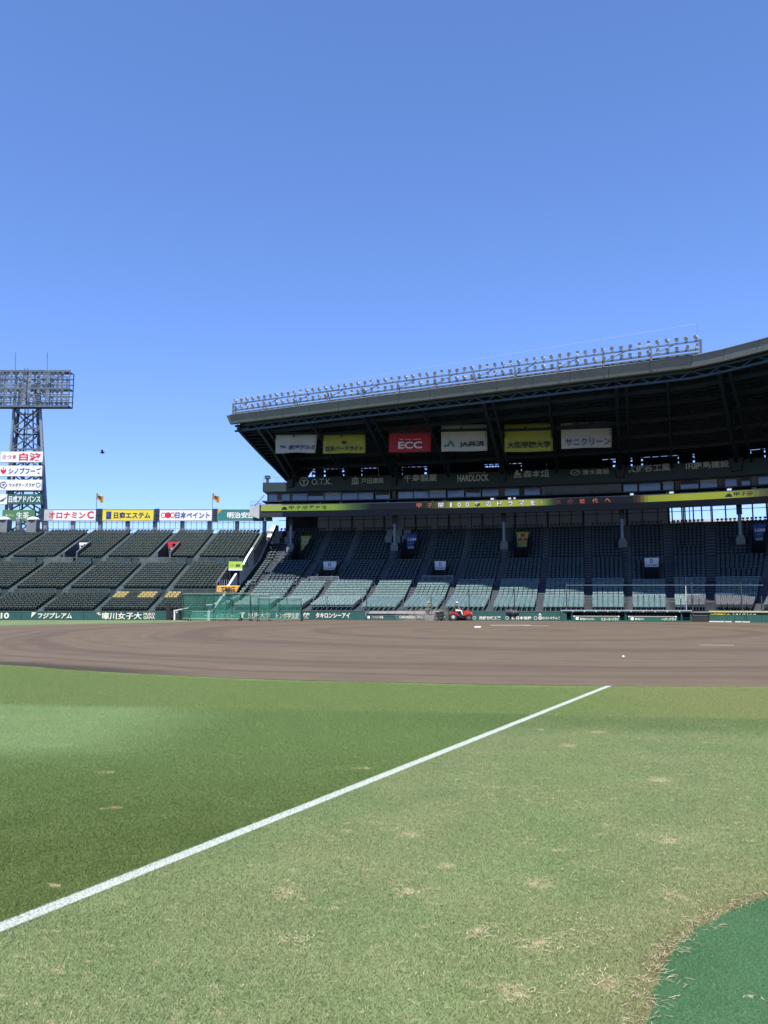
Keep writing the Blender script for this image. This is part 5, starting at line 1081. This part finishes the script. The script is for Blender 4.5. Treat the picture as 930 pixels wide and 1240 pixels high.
# recessed bay with low sign board
WC = wseg(443, 512, .42, 'low green wall with tiny white sign boards below a recessed dark bay')
strip(MB(), sP(443, .6, .5), sP(545, .6, .5), .9, 1.0, 0, .60).build('bay_back', M['dark'], GS); strip(MB(), sP(443, .6, .5), sP(545, .6, .5), .7, .9, .60, .66).build('bay_rail', M['galv'], GS)
strip(MB(), sP(443, 1.2, .8), sP(560, 1.2, .8), 1.0, 1.45, .3, .88).build('bay_kerb', M['warm'], GS)
wtext(WC, 'ヤクルト球場', 451, 464, 745.8, 749, .01); m = MB(); s = sP(446.5, 0, .3); shape2d(m, S(s, -.02, .28), disc(.14, 10), thq(s), .01, .02); m.build('emblem', M['white'], WC); wtext(WC, 'CHIKUMASEIKI', 483.5, 503, 745.8, 748.8, .02); wtext(WC, 'おおい', 505, 512, 745.8, 748.8, .02)
m = MB(); s0, s1 = sP(514, 0, .4), sP(531, 0, .4); m.hexa([S(s0, .05, 0), S(s1, .05, 0), S(s1, .2, 0), S(s0, .2, 0), S(s0, .05, .5), S(s1, .05, .5), S(s1, .2, .5), S(s0, .2, .5)]); m.build('gate_leaf', M['grey'], GS)
WD = wseg(532, 679, .86, 'green field wall with a row of small cream sponsor marks behind the red tractor')
wtext(WD, '西部日鉄工業', 580.5, 606.5, 746.3, 750.2, .05); wtext(WD, '新日本住設', 619.5, 643.5, 746.3, 750.2, .05); wtext(WD, 'ロコシステムズ', 657, 678, 746.6, 750, .03); wtext(WD, 'GP', 533.5, 539, 746, 749.4, .02)
m = MB()
for px in (614, 648.5, 574.5): s = sP(px, 0, .4); ring(m, S(s, 0, .27), .17, .05, thq(s), 8, .03)
m.build('emblem', M['bandtext'], WD); m = MB(); s = sP(654, 0, .4); ring(m, S(s, 0, .28), .17, .09, thq(s), 8, .03); shape2d(m, S(s, 0, .62), [(-.15, -.1), (.15, -.1), (0, .12)], thq(s), .03, .02); m.build('emblem', M['cream'], WD)
m = MB(); s0 = sP(532, 0, .4); s1 = sP(679, 0, .4); 
# rolled tarp
s0, s1 = sP(612.5, -.3, .9), sP(627.5, -.3, .9); e = empty('rolled_tarp', S((s0 + s1) / 2, -.1, .45), 'dark rolled tarp slumped over the top of the green wall', 'tarp')
m = MB(); n = 14; k0 = 0
for i in range(n + 1):
    t = i / n; c = S(s0 + (s1 - s0) * t, .0, .78 + .05 * sin(t * 7)); r = .30 * (sin(pi * min(max(t, .08), .94)) ** .35) * (1 + .12 * sin(i * 2.3))
    for j in range(10): a = 2 * pi * j / 10; m.v.append((c.x, c.y + r * .8 * cos(a), c.z + r * sin(a) * (1 if sin(a) > 0 else 1.1) * (1 + .15 * sin(j * 3 + i))))
for i in range(n):
    for j in range(10): j2 = (j + 1) % 10; m.f.append((i * 10 + j, (i + 1) * 10 + j, (i + 1) * 10 + j2, i * 10 + j2))
m.f.append(tuple(range(10))); m.f.append(tuple(reversed(range(n * 10, n * 10 + 10)))); m.build('tarp_roll', M['tarp'], e, smooth=True)
m = MB(); 
for t in (.3, .7): c = S(s0 + (s1 - s0) * t, 0, .8); m.tube((c.x - .03, c.y, c.z), (c.x + .03, c.y, c.z), .34, .34, 10)
m.build('strap', M['black'], e)
# ------------------------------------------------------------------ dugout
D0, D1 = sP(680, -.6, .9), sP(838, -.6, .9)
DG = empty('dugout', S((D0 + D1) / 2, -.6, 0), 'long dark green dugout with a pale roof edge behind two advert boards', 'dugout')
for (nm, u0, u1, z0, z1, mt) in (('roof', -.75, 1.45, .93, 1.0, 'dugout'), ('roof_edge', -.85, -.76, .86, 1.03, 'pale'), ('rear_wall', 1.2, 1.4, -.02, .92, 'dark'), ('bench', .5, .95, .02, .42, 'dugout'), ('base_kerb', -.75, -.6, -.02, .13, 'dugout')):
    strip(MB(), D0, D1, u0, u1, z0, z1).build(nm, M[mt], DG)
m = MB(); n = 11
for i in range(n): s = D0 + (D1 - D0) * (i + .5) / n; m.box(S(s, -.87, .93), (.9, .03, .07), thq(s))
m.build('edge_marking', M['dugout'], DG)
for s in (D0 + .15, D0 + .9, (D0 + D1) / 2, D1 - .9, D1 - .12): m = MB(); m.beam(S(s, -.65, 0), S(s, -.65, .9), .14 if s != D0 + .15 else .3); m.build('post', M['dugout'], DG)
m = MB(); m.hexa([S(D0 - .05, -.75, 0), S(D0 + .45, -.75, 0), S(D0 + .45, 1.4, 0), S(D0 - .05, 1.4, 0), S(D0 - .05, -.75, .9), S(D0 + .45, -.75, .9), S(D0 + .45, 1.4, .9), S(D0 - .05, 1.4, .9)]); m.build('end_wall', M['dugout'], DG)
m = MB()
for i in range(24): s = D0 + 2 + (D1 - D0 - 4) * i / 24; m.ball(S(s, .9, .62), .09, .09, .11, 8, 5)
m.build('helmet_row', M['grey'], DG, kind='stuff')
for (x0, x1), lab in (((694, 750.5), 'green advert board with white letters in front of the dugout, left of the two'), ((760.5, 820), 'green advert board with white letters in front of the dugout, right of the two')):
    s0, s1 = sP(x0, -1.3, .3), sP(x1, -1.3, .3); e = empty('advert_board', S((s0 + s1) / 2, -1.3, 0), lab, 'sign', 'advert boards in front of the dugout')
    m = MB(); strip(m, s0, s1, -1.3, -1.2, .05, .47, step=8); m.build('board_face', M['dkgreen'], e); m = MB(); strip(m, s0, s1, -1.31, -1.19, .47, .50, step=8)
    for s in (s0 + .1, s1 - .1): m.box(S(s, -1.32, .47), (.14, .04, .1), thq(s))
    m.build('board_trim', M['cream'], e)
    wtext(e, '朝日ジャパン', x0 + 9, x0 + 26, 748.3, 751, .03, 'cream', u=-1.3); wtext(e, 'アサヒスーパードライ', x0 + 29.5, x1 - 2, 748, 751.6, .05, 'cream', .15, u=-1.3); m = MB(); s = sP(x0 + 5, -1.3, .3); shape2d(m, S(s, -1.3, .28), disc(.15, 10), thq(s), .03, .02); m.build('emblem', M['white'], e)
# right hand fence section
E0, E1 = sP(858.5, -.4, .6), sP(960, -.4, .6)
WE = wallseg(S, E0, min(E1 + 8, SMAX), .84, 'field_wall', 'green wall with a yellow top strip reading 三井住友海上 at the right edge', mt='dugout', u=-.4)
strip(MB(), E0, min(E1 + 8, SMAX), -.52, -.30, .86, .99).build('yellow_top_strip', mat('yellow_strip', (.48, .47, .22), .5, .05), WE)
wtext(WE, '三井住友海上', 861.5, 883, 741.2, 744.6, .03, 'yellow', u=-.43); wtext(WE, 'キョアルインコ', 888, 914, 741, 744.6, .03, 'cream', u=-.43)
for a, b in ((858.5, 877), (878, 886), (890, 898), (899, 908)):
    m = MB(); s0, s1 = sP(a, -.5, .1), sP(b, -.5, .1); strip(m, s0, s1, -.47, -.42, .02, .10, step=9); m.build('base_lettering', M['cream'], WE)
for px in (881, 902.5, 905): s = sP(px, -.4, .5); m = MB(); m.beam(S(s, -.45, .1), S(s, -.45, .62), .07); m.build('rib', M['greenframe'], WE)
G1 = wseg(839, 858, .55, 'short low dark wall between the dugout and the yellow topped wall', mt='dark')
strip(MB(), sP(839, .5, .9), SMAX, .6, 1.4, .80, .93).build('camera_bay_roof', M['grey'], GS)
# net posts and cables in front of the roofed stand
SN = empty('safety_net', S(14, .6, 0), 'thin dark posts and cables of the safety net in front of the lower seats', 'net')
for px, top in ((347.5, 712), (396, 722), (444, 712), (522, 720), (568, 710), (623, 710), (686, 706), (838, 705), (866, 720), (898, 706), (922, 722)):
    s = sP(px, .5, 2); z = zP(s, .5, top); m = MB(); m.beam(S(s, .5, .5), S(s, .5, z), .09); m.build('net_post', M['netpost'], SN)
for (x0, x1, y) in ((325, 347.5, 721.5), (686, 838, 708.5), (838, 925, 708.5)):
    m = MB(); s0, s1 = sP(x0, .5, 2), sP(x1, .5, 2); n = 8
    for i in range(n): a, b = s0 + (s1 - s0) * i / n, s0 + (s1 - s0) * (i + 1) / n; m.beam(S(a, .5, zP(a, .5, y)), S(b, .5, zP(b, .5, y)), .035)
    m.build('cable', M['galv'], SN)
s = sP(830, 2, 3); m = MB(); m.beam(S(s, 1.4, .9), S(s, 12., 3.3), .06); m.beam(S(s, 1.4, 1.8), S(s, 12., 4.2), .06)
for k in range(7): m.beam(S(s, 1.4 + k * 1.76, .9 + .4 * k), S(s, 1.4 + k * 1.76, 1.8 + .4 * k), .05)
m.build('stair_handrail', M['pale'], GS)
# ------------------------------------------------------------------ gate gap between the walls
p = SA(xA(206, 0, .4), .3); e = empty('gate', Vector((p.x, p.y, 0)), 'open gate in the wall gap left of the green nets, with white posts', 'gate')
for px, mt, w, h, u in ((203.5, 'black', .35, 1.7, 0), (207, 'dark', .4, .9, 1.), (211.5, 'whitewall', .16, .95, .2), (214, 'pale', .22, .85, .5), (217.5, 'black', .16, 1.7, 0), (220.5, 'grey', .3, .8, .3)):
    x = xA(px, u, .5); m = MB(); m.box(SA(x, u, h / 2), (w, .15, h)); m.build('post', M[mt], e)
m = MB(); a = at(210, 739, 76.6); b = at(228, 735.5, 76.9); m.hexa([a + Vector((0, 0, -.1)), b + Vector((0, 0, -.08)), b + Vector((0, .6, -.08)), a + Vector((0, .6, -.1)), a, b, b + Vector((0, .6, .03)), a + Vector((0, .6, 0))]); m.build('white_sheet', M['whitewall'], e)
# ------------------------------------------------------------------ green practice nets on the field
def netscreen(x0, x1, ytop, Y, lab, lean=0., wheels=True, extra=()):
    a = at(x0, 745, Y); b = at(x1, 745, Y); z1 = EYE + Y * ang(ytop); a.z = b.z = 0
    e = empty('net_screen', (a + b) / 2, lab, 'net screen', 'green practice net screens'); L = Vector((0, lean, 0)); m = MB()
    up = Vector((0, 0, z1)); lo = Vector((0, 0, .18))
    m.tube(a + lo, a + up + L, .035, n=6); m.tube(b + lo, b + up + L, .035, n=6); m.tube(a + up + L, b + up + L, .035, n=6); m.tube(a + lo, b + lo, .04, n=6)
    n = max(2, int((b - a).length / 1.8))
    for k in range(1, n): q = a.lerp(b, k / n); m.tube(q + lo, q + up + L, .025, n=6)
    m.tube(a + Vector((0, 1., .18)), a + up * .8, .03, n=6); m.tube(b + Vector((0, 1., .18)), b + up * .8, .03, n=6); m.tube(a + lo, a + Vector((0, 1., .18)), .03, n=6); m.tube(b + lo, b + Vector((0, 1., .18)), .03, n=6)
    m.build('frame', M['greenframe'], e); c = MB(); nx = 16
    for j in range(5):
        for i in range(nx + 1): t = i / nx; h = j / 4; c.v.append(tuple(a.lerp(b, t) + lo * (1 - h) + up * h + L * h + Vector((0, .10 + .10 * sin(t * 14 + j) * (1 - abs(2 * h - 1)), 0)) + Vector((0, 0, -.06 * sin(pi * ((t * n) % 1)) if j == 4 else 0))))
    for j in range(4):
        for i in range(nx): k = j * (nx + 1) + i; c.f.append((k, k + 1, k + nx + 2, k + nx + 1))
    c.build('net', M['net'], e, smooth=True)
    for q in (a, b):
        for dy in (0, 1.): w = MB(); w.tube(q + Vector((-.04, dy, .12)), q + Vector((.04, dy, .12)), .12, n=10); w.build('wheel', M['rubber'], e)
    return e
netscreen(221, 273, 719, 75.2, 'wide green net screen standing leftmost, next to the gate gap'); netscreen(258, 303, 718.5, 73.6, 'second green net screen from the left, overlapping its neighbours'); netscreen(302.5, 325.5, 720, 73., 'narrow green net screen between two wider ones'); netscreen(312, 364.5, 724, 72., 'lower green net screen standing rightmost, in front of the トンボ lettering')
e = netscreen(228, 290, 741, 72.6, 'low folded green net screen lying in front of the taller ones', lean=1.2)
# ================================================================== TRACTOR, PEOPLE
def wheel(m, c, r, w): return m.tube(Vector(c) - Vector((0, w / 2, 0)), Vector(c) + Vector((0, w / 2, 0)), r, n=16)
TP = G(556, 751.2); TP.z = 0; TP.y = 74.; TP.x = at(556, 745, 74.).x
TR_ = empty('tractor', TP, 'small red ride-on groundskeeping tractor pulling a dusty drag rake across the dirt', 'tractor')
O = TP
def prism(m, pts, y0, y1): 
    n = len(m.v); k = len(pts)
    for y in (y0, y1): m.v += [tuple(O + Vector((x, y, z))) for x, z in pts]
    m.f.append(tuple(range(n, n + k))); m.f.append(tuple(reversed(range(n + k, n + 2 * k))))
    for i in range(k): j = (i + 1) % k; m.f.append((n + i, n + k + i, n + k + j, n + j))
    return m
m = MB(); prism(m, [(.42, .48), (1.02, .42), (1.14, .55), (1.06, .84), (.75, .98), (.40, .88)], -.32, .32); m.build('hood', M['red'], TR_)
m = MB(); prism(m, [(-.98, .62), (-.80, .76), (-.42, .80), (-.18, .70), (-.05, .50), (-.12, .46), (-.3, .6), (-.6, .70), (-.9, .58)], -.48, .48); m.build('rear_body', M['red'], TR_)
m = MB(); prism(m, [(-.95, .3), (1.1, .28), (1.1, .4), (-.95, .4)], -.3, .3); m.build('chassis', M['black'], TR_)
m = MB(); prism(m, [(-.75, .4), (.45, .36), (.45, .74), (.1, .78), (-.1, .55), (-.7, .6)], -.22, .22); m.build('engine_block', M['black'], TR_)
for y in (-.55, .4): m = MB(); prism(m, [(.55, .62), (.75, .68), (1.05, .66), (1.2, .5), (1.24, .54), (1.08, .74), (.72, .76), (.5, .66)], y, y + .15); m.build('front_fender', M['red'], TR_)
m = MB(); prism(m, [(1.12, .45), (1.18, .5), (1.12, .74), (1.08, .74)], -.2, .2); m.build('grille', M['black'], TR_)
for y in (-.2, .2): m = MB(); m.ball(O + Vector((1.2, y, .7)), .03, .07, .06, 8, 5); m.build('headlight', M['white'], TR_)
for x, y, r in ((-.62, -.55, .36), (-.62, .55, .36), (.85, -.52, .30), (.85, .52, .30)):
    m = MB(); wheel(m, O + Vector((x, y, r)), r, .26); w = m.build('wheel', M['rubber'], TR_); m = MB(); wheel(m, O + Vector((x, y - .01 * np.sign(y) * -1, r)), r * .45, .29); m.build('rim', M['pale' if x < 0 else 'khaki'], w)
m = MB(); prism(m, [(-.55, .78), (-.1, .78), (-.1, .88), (-.42, .9), (-.5, 1.2), (-.6, 1.2)], -.22, .22); m.build('seat', M['black'], TR_)
m = MB(); m.tube(O + Vector((.35, 0, .85)), O + Vector((.18, 0, 1.12)), .025, n=6); m.tube(O + Vector((.19, 0, 1.10)), O + Vector((.15, 0, 1.13)), .18, n=14); m.build('steering_wheel', M['black'], TR_)
m = MB(); m.beam(O + Vector((-1., -.45, .5)), O + Vector((-1., -.45, 1.35)), .04); m.beam(O + Vector((-1., .45, .5)), O + Vector((-1., .45, 1.35)), .04); m.beam(O + Vector((-1., -.45, 1.35)), O + Vector((-1., .45, 1.35)), .04); m.build('roll_bar', M['black'], TR_)
DR = empty('drag_rake', O + Vector((-1.9, 0, 0)), 'dark wire drag rake towed behind the red tractor', 'rake'); m = MB(); m.beam(O + Vector((-1., 0, .4)), O + Vector((-1.6, 0, .55)), .06)
for z in (.35, .75): m.beam(O + Vector((-2.3, -.9, z)), O + Vector((-1.4, -.9, z + .1)), .05); m.beam(O + Vector((-2.3, .9, z)), O + Vector((-1.4, .9, z + .1)), .05); m.beam(O + Vector((-1.5, -.9, z)), O + Vector((-1.5, .9, z)), .05); m.beam(O + Vector((-2.3, -.9, z)), O + Vector((-2.3, .9, z)), .05)
m.box(O + Vector((-1.85, 0, .72)), (.7, 1.2, .18)); m.build('rake_frame', M['black'], DR); m = MB()
for k in range(19):
    y = -.9 + .1 * k
    for x in (-1.5, -1.9, -2.3): m.beam(O + Vector((x, y, .5)), O + Vector((x - .08, y, .02)), .02)
m.build('tines', M['khaki'], DR)
def skin_body(name, verts, edges, rad, mt, parent, sub=1):
    me = bpy.data.meshes.new(name); off = LOC[parent.name]; me.from_pydata([tuple(Vector(v) - off) for v in verts], edges, []); me.materials.append(mt); o = link(bpy.data.objects.new(name, me)); o.parent = parent
    md = o.modifiers.new('skin', 'SKIN'); sv = me.skin_vertices[0].data
    for i, r in enumerate(rad): sv[i].radius = r if isinstance(r, tuple) else (r, r)
    sv[0].use_root = True; s2 = o.modifiers.new('sub', 'SUBSURF'); s2.levels = s2.render_levels = sub; return o
def figure(P, J, label, cat, top, legs, cap, extra=None, face=(1, 0)):
    """J: joint dict in local coordinates (x forward to the right of the picture, y away, z up)"""
    e = empty('person', P, label, cat); g = lambda k: P + Vector(J[k]); V = ['pelvis', 'waist', 'chest', 'neck', 'headb', 'head']; ve = [g(k) for k in V]; ed = [(i, i + 1) for i in range(5)]; rd_ = [(.15, .12), (.14, .10), (.19, .12), (.06, .06), (.085, .09), (.09, .10)]
    for s in 'LR':
        a = len(ve); ve += [g('sh' + s), g('el' + s), g('wr' + s)]; rd_ += [.07, .045, .032]; ed += [(2, a), (a, a + 1), (a + 1, a + 2)]
        h = len(ve); hd = (g('wr' + s) - g('el' + s)).normalized(); ve += [g('wr' + s) + hd * .08]; rd_ += [(.04, .018)]; ed += [(a + 2, h)]
        sd = Vector((0, 1, 0)) if abs(hd.y) < .7 else Vector((1, 0, 0))
        for k in range(4):
            f = len(ve); b0 = g('wr' + s) + hd * .10 + sd * (k - 1.5) * .02; ve += [b0, b0 + hd * (.05 + .012 * (1.5 - abs(k - 1.5))) + Vector((0, 0, -.012))]; rd_ += [.0085, .007]; ed += [(h, f), (f, f + 1)]
        f = len(ve); ve += [g('wr' + s) + hd * .05 + sd * .045]; rd_ += [.010]; ed += [(a + 2, f)]
        l = len(ve); ve += [g('hip' + s), g('kn' + s), g('an' + s), g('to' + s)]; rd_ += [.09, .062, .042, .035]; ed += [(0, l), (l, l + 1), (l + 1, l + 2), (l + 2, l + 3)]
    skin_body('body', ve, ed, rd_, M['skin'], e)
    ve = [g('pelvis'), g('waist'), g('chest')] + [g('sh' + 'L'), g('sh' + 'L').lerp(g('elL'), .8), g('shR'), g('shR').lerp(g('elR'), .8), g('chest').lerp(g('neck'), .6)]
    skin_body('shirt', ve, [(0, 1), (1, 2), (2, 3), (3, 4), (2, 5), (5, 6), (2, 7)], [(.165, .135), (.16, .125), (.205, .14), .09, .065, .09, .065, .07], M[top], e)
    ve = [g('pelvis')]; ed = []; rr = [(.17, .14)]
    for s in 'LR': l = len(ve); ve += [g('hip' + s), g('kn' + s), g('an' + s) + Vector((0, 0, .03))]; rr += [.105, .078, .062]; ed += [(0, l), (l, l + 1), (l + 1, l + 2)]
    skin_body('trousers', ve, ed, rr, M[legs], e)
    for s in 'LR': m = MB(); a_, b_ = g('an' + s), g('to' + s); m.ball((a_ + b_) / 2 - Vector((0, 0, .02)), .14, .055, .06, 10, 6); m.build('shoe', M['black'], e, smooth=True)
    hd = g('head'); fx = Vector((face[0], face[1], 0)); sd = Vector((-face[1], face[0], 0)); m = MB(); m.ball(hd + Vector((0, 0, .045)) - fx * .01, .115, .115, .10, 12, 7); m.box(hd + fx * .13 + Vector((0, 0, .05)), (.14 if abs(face[0]) > .5 else .17, .17 if abs(face[0]) > .5 else .14, .02)); m.build('cap', M[cap], e, smooth=False)
    m = MB(); m.ball(hd - fx * .02 + Vector((0, 0, -.0)), .103, .103, .10, 12, 7); m.build('hair', M['black'], e, smooth=True)
    m = MB(); m.ball(hd + fx * .105 - Vector((0, 0, .02)), .022, .022, .03, 6, 4); m.build('nose', M['skin'], e)
    m = MB()
    for q in (-1, 1): m.ball(hd + fx * .092 + sd * .035 * q + Vector((0, 0, .005)), .012, .012, .012, 6, 4)
    m.build('eyes', M['black'], e); m = MB(); m.ball(hd + fx * .09 - Vector((0, 0, .06)), .012, .025, .008, 6, 4); m.build('mouth', M['magenta'], e)
    m = MB()
    for q in (-1, 1): m.ball(hd + sd * .105 * q - Vector((0, 0, .01)), .02, .02, .035, 6, 4)
    m.build('ears', M['skin'], e); return e
dv = O + Vector((-.25, 0, 0))
figure(dv, dict(pelvis=(-.05, 0, .98), waist=(-.05, 0, 1.12), chest=(0, 0, 1.33), neck=(.03, 0, 1.5), headb=(.05, 0, 1.58), head=(.06, 0, 1.66), shL=(.02, -.2, 1.42), elL=(.18, -.25, 1.18), wrL=(.38, -.15, 1.12), shR=(.02, .2, 1.42), elR=(.18, .25, 1.18), wrR=(.38, .15, 1.12),
    hipL=(.02, -.12, .95), knL=(.45, -.2, .95), anL=(.55, -.24, .52), toL=(.72, -.24, .48), hipR=(.02, .12, .95), knR=(.45, .2, .95), anR=(.55, .22, .52), toR=(.72, .22, .48)), 'driver in a dark shirt, white trousers and pale cap seated on the red tractor', 'person', 'navycloth', 'whitecloth', 'whitecloth')
wp = G(517, 750.9); wp.y = 76.; wp.x = at(517.5, 745, 76.).x
figure(wp, dict(pelvis=(0, 0, .93), waist=(.01, 0, 1.08), chest=(.05, 0, 1.33), neck=(.09, 0, 1.50), headb=(.12, 0, 1.58), head=(.14, 0, 1.66), shL=(.06, -.2, 1.42), elL=(.12, -.24, 1.14), wrL=(.30, -.16, 1.0), shR=(.06, .2, 1.42), elR=(-.04, .25, 1.16), wrR=(.1, .2, .95),
    hipL=(0, -.1, .9), knL=(.14, -.11, .5), anL=(.05, -.12, .1), toL=(.2, -.12, .05), hipR=(0, .1, .9), knR=(-.02, .1, .5), anR=(-.22, .11, .12), toR=(-.09, .11, .05)), 'groundskeeper in dark work clothes and a pale cap walking left of the tractor', 'person', 'khaki', 'navycloth', 'orange')
# soft dust behind the rake
md = bpy.data.materials.new('dust'); md.use_nodes = True; n = N(md); md.node_tree.nodes.remove(md.node_tree.nodes['Principled BSDF']); pv = n.new('ShaderNodeVolumePrincipled'); pv.inputs['Color'].default_value = (.75, .66, .55, 1); 
den = n.math('MULTIPLY', n.ramp(n.noise(pos(n), 1.1, 3), .36, .68), .42); n.l.new(den, pv.inputs['Density']); n.l.new(pv.outputs[0], n.n['Material Output'].inputs['Volume'])
m = MB(); m.ball(O + Vector((-3.2, .6, .45)), 3.0, 1.2, .75, 14, 8); m.build('dust_cloud', md, label='faint beige dust cloud trailing behind the tractor and rake', cat='dust', kind='stuff')
# ------------------------------------------------------------------ bird
p = at(124, 548.5, 62.); e = empty('bird', p, 'small dark bird flying in the open sky right of the tower', 'bird')
m = MB(); m.ball(p, .17, .06, .06, 10, 6); m.ball(p + Vector((-.17, 0, .04)), .05, .045, .045, 8, 5); m.quad(p + Vector((.12, -.03, 0)), p + Vector((.30, -.05, .01)), p + Vector((.30, .05, .01)), p + Vector((.12, .03, 0))); m.build('body', M['black'], e, smooth=True)
for s in (-1, 1):
    m = MB(); a = p + Vector((-.08, 0, .03)); b = p + Vector((.07, 0, .03)); m.quad(a, b, b + Vector((.03, s * .18, .12 if s > 0 else .2)), a + Vector((0, s * .2, .12 if s > 0 else .2))); m.quad(b + Vector((.03, s * .18, .12 if s > 0 else .2)), a + Vector((0, s * .2, .12 if s > 0 else .2)), a + Vector((.12, s * .4, .1))); w = m.build('wing', M['black'], e); sd = w.modifiers.new('t', 'SOLIDIFY'); sd.thickness = .012
# ------------------------------------------------------------------ far buildings glimpsed under the deck and past the stand
for (px, Y, w, d, h, lab) in ((833, 190, 26, 14, 21.0, 'pale pink-white apartment block seen through the gap under the press deck at right'), (430, 260, 60, 20, 24, 'grey apartment slab far behind the middle of the stand'), (262, 210, 14, 12, 19.4, 'low white building peeping above the stand beside the teal sign')):
    p = at(px, 700, Y); e = empty('far_building', Vector((p.x, Y, 0)), lab, 'building'); m = MB(); m.box((p.x, Y, h / 2), (w, d, h)); m.box((p.x, Y, h + .3), (w + .6, d + .6, .6)); m.build('wall', M['bldg'], e)
    for i in range(int(w / 3.2)):
        for j in range(2):
            m = MB(); m.box((p.x - w / 2 + 1.8 + i * 3.2, Y - d / 2 - .02, h - 2 - j * 3.2), (1.8, .12, 1.5)); m.build('window', M['glass'], e)
